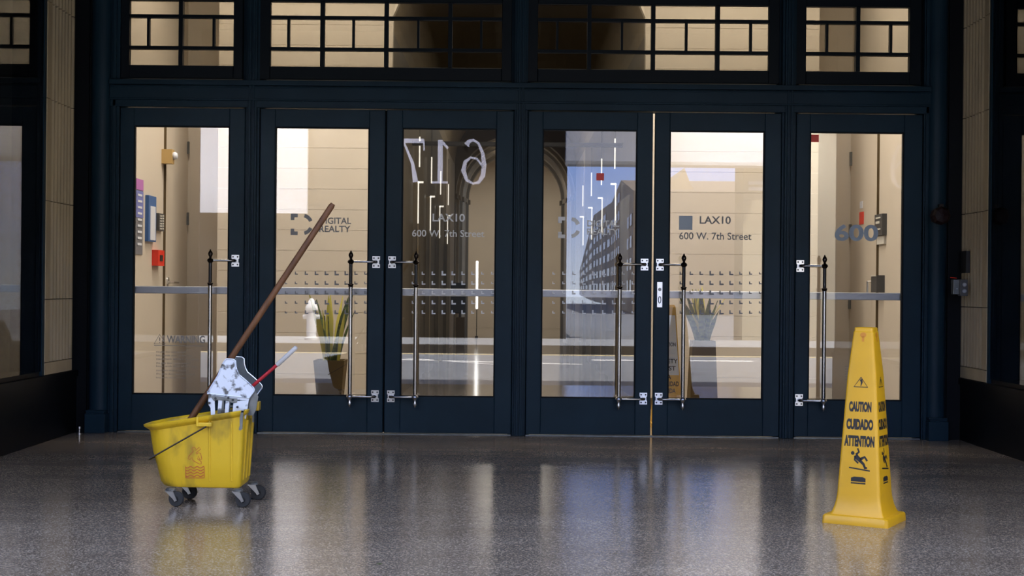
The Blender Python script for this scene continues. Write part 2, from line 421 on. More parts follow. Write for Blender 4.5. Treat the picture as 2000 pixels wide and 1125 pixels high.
# jambs and engaged columns
for s, (j0, j1), (c0, c1), side in [(-1, (213, 231), (177, 214), 'left'), (1, (1801, 1812), (1809, 1845), 'right')]:
    x0, x1 = PX(j0), PX(j1); m = MB()
    strip(m, x0, x1, -.01, 0, ZTOP, .12)
    strip(m, (x0+x1)/2-.012, (x0+x1)/2+.012, -.03, 0, ZTOP, 0)
    trim(m, f'dark blue door jamb at the {side} end of the facade', bevel=.003)
    a, b = PX(c0), PX(c1); cx = (a+b)/2; r = (b-a)/2
    m = MB()
    prof = [(cx - r*math.cos(PI*q/12), -.02 - r*.85*math.sin(PI*q/12)) for q in range(13)]
    m.prismz([(a, .1)] + prof + [(b, .1)], PZ(1826, 818)+.012, ZTOP)
    trim(m, f'dark blue engaged round column at the {side} end of the doors', smooth=True)
    m = MB(); zt = PZ(1826, 818)
    m.box(a-.004, b+.004, -.11, .1, 0, zt-.012); m.box(a+.004, b-.004, -.10, .1, zt-.012, zt); m.box(a-.0, b+.0, -.095, .1, zt, zt+.014)
    trim(m, f'square plinth under the {side} engaged column', bevel=.003)
# backing panel behind columns out to the side walls
m = MB(); m.box(XL-.3, PX(215), .0, .12, 0, ZTOP); m.box(XL-.05, PX(172), -.02, .0, 0, ZTOP)
trim(m, 'dark recessed panel beside the left column', M['paint_dark'])
m = MB(); m.box(PX(1808), XR+.3, .0, .12, 0, ZTOP); m.box(PX(1849), XR+.05, -.02, .0, 0, ZTOP)
trim(m, 'dark recessed panel beside the right column', M['paint_dark'])
# cross beam over the doors, moulded
m = MB(); bx0, bx1 = PX(214), PX(1812)
m.box(bx0, bx1, -.03, .12, z_leaf_top+.006, z_beam_top)
h = z_beam_top - z_leaf_top
m.box(bx0, bx1, -.045, 0, z_leaf_top+h*.30, z_beam_top-h*.22)
m.box(bx0, bx1, -.062, 0, z_beam_top-h*.20, z_beam_top-h*.02)
m.box(bx0, bx1, -.055, 0, z_leaf_top+h*.26, z_leaf_top+h*.32)
m.box(bx0, bx1, -.050, 0, z_beam_top-h*.30, z_beam_top-h*.25)
trim(m, 'dark blue moulded beam between the doors and the transom windows', bevel=.003)
m = MB(); m.box(XL-.3, XR+.3, -.02, .12, z_p3+.06, ZTOP)
trim(m, 'dark header over the transom windows', M['paint_dark'])

m = MB(); m.box(PX(202), PX(239), .053, .12, 0, ZTOP); m.box(PX(1792), PX(1815), .053, .12, 0, ZTOP)
trim(m, 'dark rebate strips behind the end jambs', M['paint_dark'])
# ------------------------------------------------------------------ transom windows
def transom(n, x0, x1, mains, smalls, fr0, fr1, label):
    root = empty('window_%d' % n); struct(root, label, 'window')
    yp = 66
    X0, X1 = PX(x0, yp), PX(x1, yp); A, B = PX(fr0, yp), PX(fr1, yp)
    zb = z_tr_sash + .004
    MB().cbox(A, X0, .0, .05, zb, z_p3+.06).build('sash_stile', M['bar'], root)
    MB().cbox(X1, B, .0, .05, zb, z_p3+.06).build('sash_stile', M['bar'], root)
    MB().cbox(X0, X1, .0, .05, zb, z_p0).build('sash_rail', M['bar'], root)
    MB().cbox(X0, X1, .0, .05, z_p3, z_p3+.06).build('sash_rail', M['bar'], root)
    mw = .0145; ms = [PX(q, yp) for q in mains]; ss = [PX(q, yp) for q in smalls]
    for q in ms: mb((q-mw, q+mw, -.004, .05, z_p0, z_p3)).build('muntin', M['bar'], root)
    for z in (z_b1, z_b2): mb((X0, X1, .002, .048, z-.0115, z+.0115)).build('muntin', M['bar'], root)
    for q in ss: mb((q-.0085, q+.0085, .004, .046, z_b1+.01, z_b2-.01)).build('muntin', M['bar'], root)
    cols = [X0] + ms + [X1]
    for i in range(len(cols)-1):
        mb((cols[i], cols[i+1], .022, .028, z_p0, z_b1)).build('glass_pane', M['glass_old'], root)
        mb((cols[i], cols[i+1], .022, .028, z_b2, z_p3)).build('glass_pane', M['glass_old'], root)
    cols = sorted([X0] + ms + ss + [X1])
    for i in range(len(cols)-1):
        mb((cols[i], cols[i+1], .022, .028, z_b1, z_b2)).build('glass_pane', M['glass_old'], root)
transom(1, 252.5, 456, [353], [289, 417], 236, 474, 'small two-column transom window over the leftmost door')
transom(2, 528, 980.5, [629.5, 754.5, 879.5], [563, 690, 817, 940], 505, 1000, 'wide transom window over the second and third doors')
transom(3, 1051, 1502, [1151, 1276, 1402], [1088.5, 1215, 1341, 1467], 1029, 1523, 'wide transom window over the fourth and fifth doors')
transom(4, 1575, 1777, [1676], [1616, 1741], 1554, 1800, 'small two-column transom window over the rightmost door')

# ------------------------------------------------------------------ doors
def lettering(parent, m2, name, mt, y, label=None, inside=False):
    m = MB(); m.place(m2, (0, y, 0), (1,0,0), (0,0,1), (0,-1,0), .0)
    o = m.build(name, mt, parent)
    s = o.modifiers.new('t', 'SOLIDIFY'); s.thickness = .0008; s.offset = 0
    if label: o['label'] = label
    return o
def R2(x0, y0, x1, y1):      # image rectangle -> facade rectangle
    a, b = P(x0, y1, D); c, d = P(x1, y0, D); return a, c, b, d
def tx(s, x0, y0, x1, y1, bold=0): a, c, b, d = R2(x0, y0, x1, y1); return text2d(s, a, c, b, d, bold)
YG = .014
def make_handle(root, xp, xpl):
    """long pull: pole at image x xp, mounting plates at image x xpl"""
    h_ = empty('pull_handle'); h_.parent = root
    yp_, L = -.075, D-.075
    X = P(xp, 600, L)[0]; Xp = PX(xpl, 600)
    zt = P(xp, 511+(xp-1000)*0, L)[1]
    z_up = PZ(1000, 514.3); z_lo = PZ(1000, 776); z_ring = PZ(1000, 560); z_fin = PZ(1000, 492); z_end = PZ(1000, 798)
    MB().lathe([(.0125, z_ring), (.0125, z_up-.012)], (X, yp_, 0), 14).build('black_sleeve', M['blackgrip'], h_, True)
    MB().lathe([(.0145, z_lo), (.0145, z_ring)], (X, yp_, 0), 14).build('pole', M['chrome'], h_, True)
    MB().lathe([(.015,-.012),(.02,-.008),(.016,-.004),(.021,.002),(.021,.008),(.014,.012)], (X, yp_, z_ring), 14).build('ring', M['bronze'], h_, True)
    # upper turned finial
    zz = z_up
    MB().lathe([(.012,-.018),(.020,-.010),(.025,0),(.020,.010),(.011,.016),(.009,.024),(.014,.034),(.018,.046),(.014,.060),(.007,.068),(.004,.078),(.001,.080)], (X, yp_, zz), 14).build('finial', M['bronze'], h_, True)
    MB().lathe([(.0145,.018),(.022,.008),(.024,0),(.018,-.010),(.011,-.02),(.009,-.032),(.014,-.042),(.013,-.056),(.006,-.066),(.002,-.076)], (X, yp_, z_lo), 14).build('finial', M['nickel'], h_, True)
    for z in (z_up, z_lo):
        MB().tube([(X, yp_, z), (Xp-.03*(1 if Xp > X else -1), yp_, z), (Xp-.012*(1 if Xp > X else -1), yp_+.010, z), (Xp, yp_+.030, z), (Xp, -.004, z)], [.0085, .0085, .010, .012, .013], 12).build('arm', M['chrome'], h_, True)
        # plate: rectangle with notched sides
        a, b = .027, .042
        pl = [(-a,-b),(a,-b),(a,-b*.35),(a*.8,-b*.3),(a*.8,b*.3),(a,b*.35),(a,b),(-a,b),(-a,b*.35),(-a*.8,b*.3),(-a*.8,-b*.3),(-a,-b*.35)]
        q = MB().prism([(Xp+p, z+r) for p, r in pl], -.006, .002).build('mounting_plate', M['nickel'], h_)
        sm = MB()
        for sx in (-.016, .016):
            for sz in (-.028, .028): sm.lathe([(.006, 0), (.006, .003)], (Xp+sx, -.0085, z+sz), 8, 'y')
        sm.build('screw', M['screw'], h_)['kind'] = 'stuff'
    return h_

LEAF = [(232, 476, 261, 443.5, 410, 459), (505.5, 749.5, 537, 716.5, 684.5, 734), (752.5, 1000.5, 785.5, 965, 812, 765),
        (1029, 1272.5, 1060, 1240, 1210, 1258), (1277, 1523.5, 1308, 1489.5, 1335, 1288), (1553, 1799.5, 1582, 1761.5, 1610, 1562)]
DL = ['blue glazed door with a faint warning notice, leftmost of the six doors', 'blue glazed door behind the mop handle with a grey logo on its glass',
      'blue glazed door, right leaf of the pair left of the centre upright', 'blue glazed door reflecting a tall building, left leaf of the pair right of centre',
      'blue glazed door with keyhole plate, square sticker and a snake plant behind', 'blue glazed door with the number 600 behind the caution cone']
ROOTS = []
for i, (a, b, g0, g1, xp, xpl) in enumerate(LEAF):
    root = empty('door_%d' % (i+1)); struct(root, DL[i], 'door'); ROOTS.append(root)
    A, B, G0, G1 = PX(a), PX(b), PX(g0), PX(g1)
    zb = .010
    MB().cbox(A, G0-.008, 0, .045, zb, z_leaf_top).build('stile', M['paint'], root)
    MB().cbox(G1+.008, B, 0, .045, zb, z_leaf_top).build('stile', M['paint'], root)
    MB().cbox(G0-.008, G1+.008, .0012, .045, z_gt+.008, z_leaf_top, .003).build('top_rail', M['paint'], root)
    MB().cbox(G0-.008, G1+.008, .0012, .045, zb, z_gb-.008, .003).build('bottom_rail', M['paint'], root)
    m = MB(); m.box(G0-.012, G0, .006, .04, z_gb-.012, z_gt+.012); m.box(G1, G1+.012, .006, .04, z_gb-.012, z_gt+.012)
    m.box(G0, G1, .006, .04, z_gt, z_gt+.012); m.box(G0, G1, .006, .04, z_gb-.012, z_gb)
    m.build('glazing_bead', M['paint_dark'], root)
    mb((G0, G1, .018, .024, z_gb, z_gt)).build('glass_pane', M['glass'], root)
    zc = PZ(1000, 572.5)
    MB().cbox(G0-.01, G1+.01, .055, .085, zc-.027, zc+.027, .004).build('push_bar', M['alu'], root)
    if i in (1, 5):      # cover strip over the meeting gap
        mb((B-.01, B+.02, .0455, .055, .012, z_leaf_top)).build('cover_strip', M['paint_dark'], root)
    make_handle(root, xp, xpl)
    # row of L marks
    if i in (1, 2, 3, 4):
        ms = []
        x_first = {1: 537.5, 2: 785.5, 3: 1060.5, 4: 1309.5}[i]
        random.seed(20+i)
        for r_, yy in enumerate((533.5, 552.5, 571.5, 590.5, 609.8)):
            for c_ in range(10):
                xx = x_first + c_*19.4 - 1
                if xx < g0 + 1 or xx > g1 - 5: continue
                t = .55 + .45*math.exp(-((c_-4.5-(i % 2))/3.2)**2) + random.uniform(-.08, .08)
                s_ = 8.2*t/1.0
                x_, z_ = P(xx, yy - (1000-xx)*ROLL*.0, D)
                k = s_/272; th = k*.36
                z0 = z_ - k*.5
                ms.append(poly2d([(x_, z0), (x_+k, z0), (x_+k, z0+th), (x_+th, z0+th), (x_+th, z0+k), (x_, z0+k)]))
        lettering(root, join2d(*ms), 'angle_mark_rows', M['etched_pale'] if i in (2, 3) else M['etched'], YG, 'rows of small pale L-shaped marks on the glass')
    if i in (1, 3):
        ox = 567 if i == 1 else 1090; oy = 417 if i == 1 else 423; ms = []
        x0, z0 = P(ox, oy+42, D); s = 42/272; t_ = .17*s
        for fl in (0, 1):
            fy = (lambda b: z0 + b) if not fl else (lambda b: z0 + s - b)
            pl = [(x0, fy(0)), (x0+.33*s, fy(0)), (x0+.33*s, fy(t_)), (x0+t_, fy(t_)), (x0+t_, fy(.30*s)), (x0, fy(.30*s))]
            ms.append(poly2d(pl if not fl else pl[::-1]))
            arc = [(x0+.55*s + (.5-.085)*s*math.sin(q), (z0+.5*s) + (1 if fl else -1)*(.5-.085)*s*math.cos(q)) for q in [R(12)+R(56)*k/8 for k in range(9)]]
            ms.append(stroke2d(arc, t_))
        dx = 0 if i == 1 else 524; dy = 0 if i == 1 else 5.5
        ms.append(tx('DIGITAL', 623+dx, 425+dy, 685.5+dx, 437+dy, .02)); ms.append(tx('REALTY', 623+dx, 441+dy, 684+dx, 453+dy, .02))
        lettering(root, join2d(*ms), 'glass_lettering', M['etched'] if i == 1 else M['etched_pale'], YG, 'logo and lettering DIGITAL REALTY on the glass')
    if i == 3:
        a_, c_, b_, d_ = R2(1165, 338, 1180, 352)  # red square put on the pane in place of a reflected sign
        lettering(root, poly2d([(a_, b_), (c_, b_), (c_, d_), (a_, d_)]), 'red_sticker', M['red'], YG, 'small red square sticker')
    if i == 2:
        lettering(root, join2d(tx('LAX10', 844.5, 417.5, 908, 432.5, .02), tx('600 W. 7th Street', 804.5, 449.5, 946, 462, .01)), 'glass_lettering', M['etched_pale'], YG, 'lettering LAX10 600 W. 7th Street on the glass')
    if i == 4:
        lettering(root, join2d(tx('LAX10', 1367, 422.5, 1428, 437, .02), tx('600 W. 7th Street', 1327, 454.5, 1468.5, 467.5, .01)), 'glass_lettering', M['etched'], YG, 'lettering LAX10 600 W. 7th Street on the glass')
        a_, c_, b_, d_ = R2(1326.5, 421.5, 1353, 448.5)
        lettering(root, poly2d([(a_, b_), (c_, b_), (c_, d_), (a_, d_)]), 'square_sticker', M['vinylblue'], YG, 'blue-grey square sticker')
        # lock plate on the stile
        a_, c_, b_, d_ = R2(1282.5, 550.5, 1294, 600.5)
        pl = MB().cbox(a_, c_, -.008, .001, b_, d_, .002).build('lock_plate', M['nickel'], root)
        m = MB(); m.lathe([(.010, 0), (.012, .004), (.012, .006)], ((a_+c_)/2, -.014, d_-.055), 12, 'y')
        m.build('lock_cylinder', M['steel_dark'], pl)
        cx_ = (a_+c_)/2; zc_ = b_+.055
        m = MB(); m.tube([(cx_+.009*math.cos(q), -.013, zc_+.024*math.sin(q)) for q in [2*PI*k/12 for k in range(13)]], .0025, 6); m.build('latch_ring', M['screw'], pl)
    if i == 5:
        lettering(root, tx('600', 1631, 438.5, 1716.5, 470.5, .03), 'glass_number', M['vinylblue'], YG, 'large blue-grey number 600 on the glass')
        a_, c_, b_, d_ = R2(1584.5, 262.5, 1600, 277)
        lettering(root, poly2d([(a_, b_), (c_, b_), (c_, d_), (a_, d_)]), 'red_sticker', M['red'], YG-.002, 'red square sticker in the top corner')
        ls = [stroke2d([P(1651, y, D), P(1664, y, D)], .005) for y in (716, 721, 726, 731, 736, 741)]
        lettering(root, join2d(*ls), 'small_notice', M['warn'], YG)
    if i == 0:
        t3 = [P(300, 672, D), P(311, 653, D), P(322, 672, D)]
        ms = [stroke2d(t3, .006, True), stroke2d([P(311, 659, D), P(311, 666, D)], .006), stroke2d([P(311, 668, D), P(311, 670, D)], .006),
              tx('WARNING', 325, 656, 399, 670, .02), stroke2d([P(300, 675, D), P(399, 676, D)], .005)]
        for k, y in enumerate((688, 695, 702, 710, 716, 724, 731, 738)):
            ms.append(tx(['this glass door opens outward', 'keep hands clear of the edge', 'stand back while it is moving'][k % 3], 304, y-2.3, 362+(k*13 % 30), y+2.3))
        lettering(root, join2d(*ms), 'warning_notice', M['warn'], YG, 'faint grey WARNING notice on the glass')
# thresholds
for k, (a, b) in enumerate([(232, 476), (505, 1000), (1029, 1523), (1553, 1800)]):
    m = MB(); m.box(PX(a), PX(b), .0, .09, 0, .005)
    trim(m, ['metal threshold under the leftmost door', 'metal threshold under the second and third doors', 'metal threshold under the fourth and fifth doors', 'metal threshold under the rightmost door'][k], M['steel_dark'])

# ------------------------------------------------------------------ lobby
ZC = 4.62; YB = 2.39; YR = 3.05
AX = .044; AR = 1.125; ZS = 3.33      # arch centre, radius, springing
struct(mb((SL-.2, SR+.2, .12, YR+.2, ZC, ZC+.1)).build('ceiling', M['ceil']), 'beige lobby ceiling', 'ceiling')
# front inner side (back of the facade above the header)
struct(mb((SL-.3, SR+.3, .12, .2, z_p3+.12, ZC)).build('wall_inner_front', M['wall_side']), 'inside face of the entrance wall above the transoms', 'wall')
lw_ = mb((SL-.1, SL, .12, YR, 0, ZC)); struct(lw_.build('wall_lobby_left', M['wall_side']), 'beige left lobby wall with notices and a door', 'wall')
rw_ = mb((SR, SR+.1, .12, YR, 0, ZC)); struct(rw_.build('wall_lobby_right', M['wall_side']), 'beige right lobby wall with a door', 'wall')
CL, CR = AX-2.66, AX+2.66
# recess walls either side and the back wall with the arch
for sgn, side in ((-1, 'left'), (1, 'right')):
    xo = SL-.1 if sgn < 0 else SR+.1; xi = CL if sgn < 0 else CR
    struct(mb((min(xo,xi), max(xo,xi), YR, YR+.1, 0, ZC)).build('wall_recess_'+side, M['door_beige']), f'shaded recess wall at the {side} end of the lobby', 'wall')
    struct(mb((xi-.02 if sgn>0 else xi, xi if sgn>0 else xi+.02, YB+.02, YR, 0, ZC)).build('wall_return_'+side, M['wall']), f'short return wall of the {side} lobby recess', 'wall')
    root = empty('wall_back_'+side); struct(root, f'coursed beige back wall {side} of the lobby arch', 'wall')
    ai = AX + sgn*AR
    def wallpoly(z0, z1, inset=0):
        # wall part between outer edge xi and the arch, z0..z1
        pts = [(xi, z0), (xi, z1)]
        n = 8; inner = []
        for k in range(n+1):
            z = z1 + (z0-z1)*k/n
            x = ai if z <= ZS else AX + sgn*math.sqrt(max(AR*AR-(z-ZS)**2, 0))
            inner.append((x + sgn*inset, z))
        return pts + inner
    MB().prism(wallpoly(0, ZC), YB+.003, YB+.1).build('mortar_bed', M['wall_pale'], root)
    z = 0; hh = .182
    z = .10
    MB().prism(wallpoly(0, .095), YB-.012, YB+.05).build('skirting', M['planter'], root)
    k = 0
    while z < ZC:
        z1 = min(z+hh, ZC)
        MB().prism(wallpoly(z+.002, z1-.002), YB, YB+.05).build('stone_block', M['wall'], root)
        z = z1; k += 1
# arch reveal, corridor walls, vault
YE = 17.0
m = MB()
for sgn in (-1, 1): m.box(min(AX+sgn*AR, AX+sgn*(AR+.1)), max(AX+sgn*AR, AX+sgn*(AR+.1)), YB+.1, YE, 0, ZS)
YM = 12.9
m = MB()
for sgn in (-1, 1): m.box(min(AX+sgn*AR, AX+sgn*(AR+.1)), max(AX+sgn*AR, AX+sgn*(AR+.1)), YB+.1, YM, 0, ZS)
struct(m.build('wall_corridor', M['olive']), 'dark olive corridor walls beyond the arch', 'wall')
m = MB()
for sgn in (-1, 1): m.box(min(AX+sgn*AR, AX+sgn*(AR+.1)), max(AX+sgn*AR, AX+sgn*(AR+.1)), YM, YE, 0, ZS)
struct(m.build('wall_corridor_end', M['wall']), 'beige far part of the corridor walls', 'wall')
m = MB(); ri = []; ro = []
for k in range(25):
    th = PI*k/24; ri.append((AX+AR*math.cos(th), ZS+AR*math.sin(th)))
for k in range(24):
    a, b = ri[k], ri[k+1]
    m.add([(a[0],YB+.1,a[1]),(b[0],YB+.1,b[1]),(b[0],YE,b[1]),(a[0],YE,a[1]),
           (a[0]*1.04,YB+.1,a[1]+.1),(b[0]*1.04,YB+.1,b[1]+.1),(b[0]*1.04,YE,b[1]+.1),(a[0]*1.04,YE,a[1]+.1)],
          [(0,1,2,3),(4,7,6,5),(0,4,5,1),(2,6,7,3),(0,3,7,4),(1,5,6,2)])
struct(m.build('ceiling_vault', M['olive_pale']), 'barrel vault of the corridor', 'ceiling')
# ribs of the arch at the far end: stepped concentric arches
ycur = 16.2
for k in range(5):
    r_ = AR - .02 - .045*k; zs_ = 2.80; root = None
    y0 = 16.2 + k*.45; m = MB(); pts = [(AX+r_, 0), (AX+r_, zs_)]
    pts = [(AX+r_, 0)] + [(AX+r_*math.cos(PI*q/20), zs_+r_*math.sin(PI*q/20)) for q in range(21)] + [(AX-r_, 0)]
    rw2 = AR+.06; out = [(AX+rw2, 0)] + [(AX+rw2, 3.0+ (q/10)*1.6) if q <= 10 else (AX-rw2, 4.6-((q-10)/10)*1.6) for q in range(21)] + [(AX-rw2, 0)]
    n = len(pts)
    for q in range(n-1):
        a, b, c, d = pts[q], pts[q+1], out[q+1], out[q]
        m.add([(a[0],y0,a[1]),(b[0],y0,b[1]),(c[0],y0,c[1]),(d[0],y0,d[1]),(a[0],y0+.3,a[1]),(b[0],y0+.3,b[1]),(c[0],y0+.3,c[1]),(d[0],y0+.3,d[1])],
              [(0,1,2,3),(4,7,6,5),(0,4,5,1),(2,6,7,3),(1,5,6,2),(0,3,7,4)])
    m.box(AX-r_-.02, AX-r_+.035, y0-.03, y0+.33, zs_-.08, zs_); m.box(AX+r_-.035, AX+r_+.02, y0-.03, y0+.33, zs_-.08, zs_)
    trim(m, ['nearest', 'second', 'middle', 'fourth', 'farthest'][k] + ' stepped arch at the far end of the corridor', M['olive_pale'] if k % 2 else M['olive'])
# far hall
m = mb((-3, 3.1, 27.5, 27.6, 0, 4.6), (-3.1, -3, 18.3, 27.6, 0, 4.6), (3.1, 3.2, 18.3, 27.6, 0, 4.6), (-3, 3.2, 18.3, 27.6, 4.6, 4.7),
       (-3, AX-AR, 18.3, 18.4, 0, 4.6), (AX+AR, 3.1, 18.3, 18.4, 0, 4.6), (AX-AR-.1, AX+AR+.1, 18.3, 18.4, 4.0, 4.6))
struct(m.build('wall_far_hall', M['wall']), 'bright beige wall of the hall at the corridor end', 'wall')
# beam across the corridor
a, b = P(1000, 281, 15.2)
m = mb((AX-AR, AX+AR, 15.2-D, 15.2-D+.1, b-.02, b+.02))
trim(m, 'thin dark rail across the corridor behind the third and fourth doors', M['ink'])

# wall panels along the corridor, glowing strips stand in for corner highlights
for sgn in (-1, 1):
    for k, (px, yy) in enumerate([(192, 357), (167, 385), (148, 404), (132, 422)]):
        L = (AR-.06)*F/px; Y = L-D; xw = AX + sgn*AR; xe = AX + sgn*(AR-.06)
        zt = H + (562.5-yy)*L/F
        root = empty('wall_panel', (xw, Y, 0)); tag(root, ['nearest', 'second nearest', 'third', 'farthest'][k] + f' light-edged dark panel on the {"left" if sgn<0 else "right"} corridor wall', 'wall panel', 'light-edged panels of the corridor')
        x0, x1 = sorted((0, -sgn*.055))
        mb((x0, x1, .02, 1.0, 0, zt)).build('slab', M['olive'], root)
        xa, xb = sorted((-sgn*.050, -sgn*.063))
        mb((xa, xb, -.0, .014, zt-.45, zt)).build('light_strip', M['led'], root)  # emission stands in for the highlight on the panel corner
        mb((xa, xb, -.0, .014, 0, zt-.45)).build('edge_trim', M['olive_pale'], root)  # paler colour stands in for the highlight fading down the edge
        # the short horizontal foot of light
        xa, xb = sorted((-sgn*.05, -sgn*(-.05+.16)))
        mb((xa, xb, 0, .02, zt-.012, zt+.008)).build('light_strip', M['led'], root)
        # upper hanging strip
        r2 = empty('hanging_light', (xe, Y+.1, zt)); tag(r2, f'thin vertical light bar above the {["nearest", "second", "third", "farthest"][k]} panel of the {"left" if sgn<0 else "right"} corridor wall', 'lamp', 'hanging light bars of the corridor')
        mb((-.007, .007, 0, .014, .17, .50)).build('light_bar', M['led'], r2)
        mb((-.003, .003, .004, .010, .50, .9)).build('hanger', M['ink'], r2)
# white vertical tube at the far end
xt, zt = P(932, 510, 30.0); _, z0 = P(932, 603, 30.0)
o = empty('light_tube', (xt, 30-D, 0), label='bright white vertical light tube at the end of the corridor', cat='lamp')
MB().lathe([(.02, z0-0), (.022, z0+.02), (.022, zt-.02), (.02, zt)], (0,0,0), 10).build('tube', M['led_white'], o, True)
mb((-.03, .03, -.03, .03, 0, .04), (-.008, .008, -.008, .008, .04, z0)).build('stand', M['ink'], o)
# dark reception desk / screen far in the corridor
o = empty('desk', (-.93, 14.0, 0), label='dark desk with a black screen far down the corridor', cat='desk')
mb((-.02, .12, 0, .4, .0, .55)).build('counter', M['planter'], o)
mb((-.12, .14, .1, .14, .62, 1.14)).build('screen', M['ink'], o)
mb((.02, .06, .1, .14, .55, .62)).build('stand', M['ink'], o)

# ---- items on the left lobby wall
def onleft(x, y): L = -SL*F/(1000-x); return L-D, P(x, y, L)[1]
def lbox(m, xa, ya, xb, yb, t, t0=0):
    y0, z1 = onleft(xa, ya); y1, _ = onleft(xb, ya); _, z0 = onleft((xa+xb)/2, yb)
    return m.box(SL+t0, SL+t, y0, y1, z0, z1)
root = empty('door_7'); struct(root, 'beige flush door with a lever in the left lobby wall', 'door')
y0, _ = onleft(318.5, 500); y1 = YR-.02
mb((SL, SL+.012, y0, y1, 0, 2.75)).build('door_leaf', M['door_beige'], root)
mb((SL, SL+.02, y0-.014, y0-.004, 0, 2.8)).build('door_frame', M['planter'], root)
zl = PZ(325, 551, 12.45)
m = MB(); m.lathe([(.035, 0), (.035, .012)], (SL+.012, y0+.10, zl+.01), 12, 'x'); m.tube([(SL+.02, y0+.10, zl), (SL+.07, y0+.10, zl), (SL+.075, y0+.14, zl), (SL+.075, y0+.24, zl)], .011, 8)
m.build('lever_handle', M['nickel'], root, True)
for yy in (288, 427): 
    a, z1 = onleft(360, yy-12); _, z0 = onleft(360, yy+12)
    mb((SL+.012, SL+.03, y1-.04, y1-.01, z0, z1)).build('hinge', M['steel_dark'], root)
m = MB(); lbox(m, 262, 348, 276, 497, .008)
o = m.build('poster', M['poster_g']); tag(o, 'tall narrow purple and grey poster at the left edge of the leftmost door glass', 'poster')
m = MB(); lbox(m, 262, 348, 276, 371, .011, .008); m.build('purple_panel', M['poster_p'], o)
m = MB(); lbox(m, 262, 371, 276, 425, .011, .008); m.build('blue_panel', M['poster_b'], o)
m = MB()
for q in range(9): 
    yy = 378+q*12; lbox(m, 265, yy, 273, yy+5, .013, .011 if yy < 425 else .008)
m.build('print_lines', M['paper'], o)['kind'] = 'stuff'
m = MB(); lbox(m, 282, 381, 297, 472, .03)
o = m.build('notice_frame', M['frame_b']); tag(o, 'blue framed notice on the wall right of the tall poster', 'notice')
m = MB(); lbox(m, 285, 402, 295, 469, .034, .03); m.build('paper', M['paper'], o)
m = MB(); lbox(m, 302, 416, 313, 451, .03)
o = m.build('keypad', M['plaque']); tag(o, 'black keypad plate with small white keys beside the beige door', 'keypad')
m = MB()
for q in range(6): lbox(m, 304.5, 420+q*5, 307.5, 423+q*5, .034, .03); lbox(m, 309, 420+q*5, 311.3, 423+q*5, .034, .03)
m.build('key_marks', M['plaque_t'], o)['kind'] = 'stuff'
m = MB(); lbox(m, 296, 488, 308, 519, .055)
o = m.build('fire_alarm_box', M['red']); tag(o, 'red fire alarm box under the keypad', 'fire alarm')
m = MB(); lbox(m, 299, 498, 304, 510, .06, .055); m.build('pull_lever', M['ink'], o)
m = MB(); lbox(m, 313, 291, 318, 320, .09)
o = m.build('alarm_sounder', M['sign_orange']); tag(o, 'amber alarm box with a clear lens above the beige door edge', 'alarm')
a, z_ = onleft(318, 305); m = MB(); m.lathe([(.03, 0), (.034, .015), (.024, .035), (.008, .04)], (SL+.09, a-.04, z_), 12, 'x'); m.build('lens', M['paper'], o, True)
# ---- items on the right lobby wall
def onright(x, y): L = SR*F/(x-1000); return L-D, P(x, y, L)[1]
def rbox(m, xa, ya, xb, yb, t, t0=0):
    y1, z1 = onright(xa, ya); y0, _ = onright(xb, ya); _, z0 = onright((xa+xb)/2, yb)
    return m.box(SR-t, SR-t0, y0, y1, z0, z1)
root = empty('door_8'); struct(root, 'beige flush door with a red sticker in the right lobby wall', 'door')
y0, _ = onright(1715, 500); y1 = YR-.02
mb((SR-.012, SR, y0, y1, 0, 2.75)).build('door_leaf', M['door_beige'], root)
mb((SR-.02, SR, y0-.012, y0-.004, 0, 2.8)).build('door_frame', M['planter'], root)
for yy in (312, 452, 590):
    _, z1 = onright(1659, yy-13); _, z0 = onright(1659, yy+13)
    mb((SR-.03, SR-.012, y1-.05, y1-.01, z0, z1)).build('hinge', M['steel_dark'], root)
m = MB(); rbox(m, 1680, 415, 1688.5, 438, .015, .012); m.build('red_sticker', M['red'], root)
m = MB(); rbox(m, 1681, 394, 1686, 407, .015, .012); m.build('white_sticker', M['paper'], root)
m = MB(); zz = P(1705, 550, 12.5)[1]; m.tube([(SR-.012, y0+.12, zz), (SR-.06, y0+.12, zz), (SR-.06, y0+.12, zz-.10)], .012, 8); m.build('lever_handle', M['nickel'], root)
m = MB(); rbox(m, 1716, 420, 1731, 460, .04)
o = m.build('plaque', M['plaque']); tag(o, 'dark grey plaque on the wall beside the right lobby door', 'plaque')
m = MB(); rbox(m, 1719, 433, 1726, 437, .044, .04); rbox(m, 1719, 425, 1728, 427, .044, .04); rbox(m, 1719, 447, 1728, 449, .044, .04); m.build('print', M['plaque_t'], o)
m = MB(); rbox(m, 1716, 462, 1730, 477, .02)
o = m.build('switch_plate', M['wall_white']); tag(o, 'pale plate under the dark plaque', 'switch')
m = MB(); rbox(m, 1717, 538, 1728, 571, .07)
o = m.build('door_reader', M['plaque']); tag(o, 'dark door reader box beside the lever of the right lobby door', 'card reader')
m = MB(); rbox(m, 1718, 538, 1727, 540, .075, .0); m.build('cap', M['plaque_t'], o)

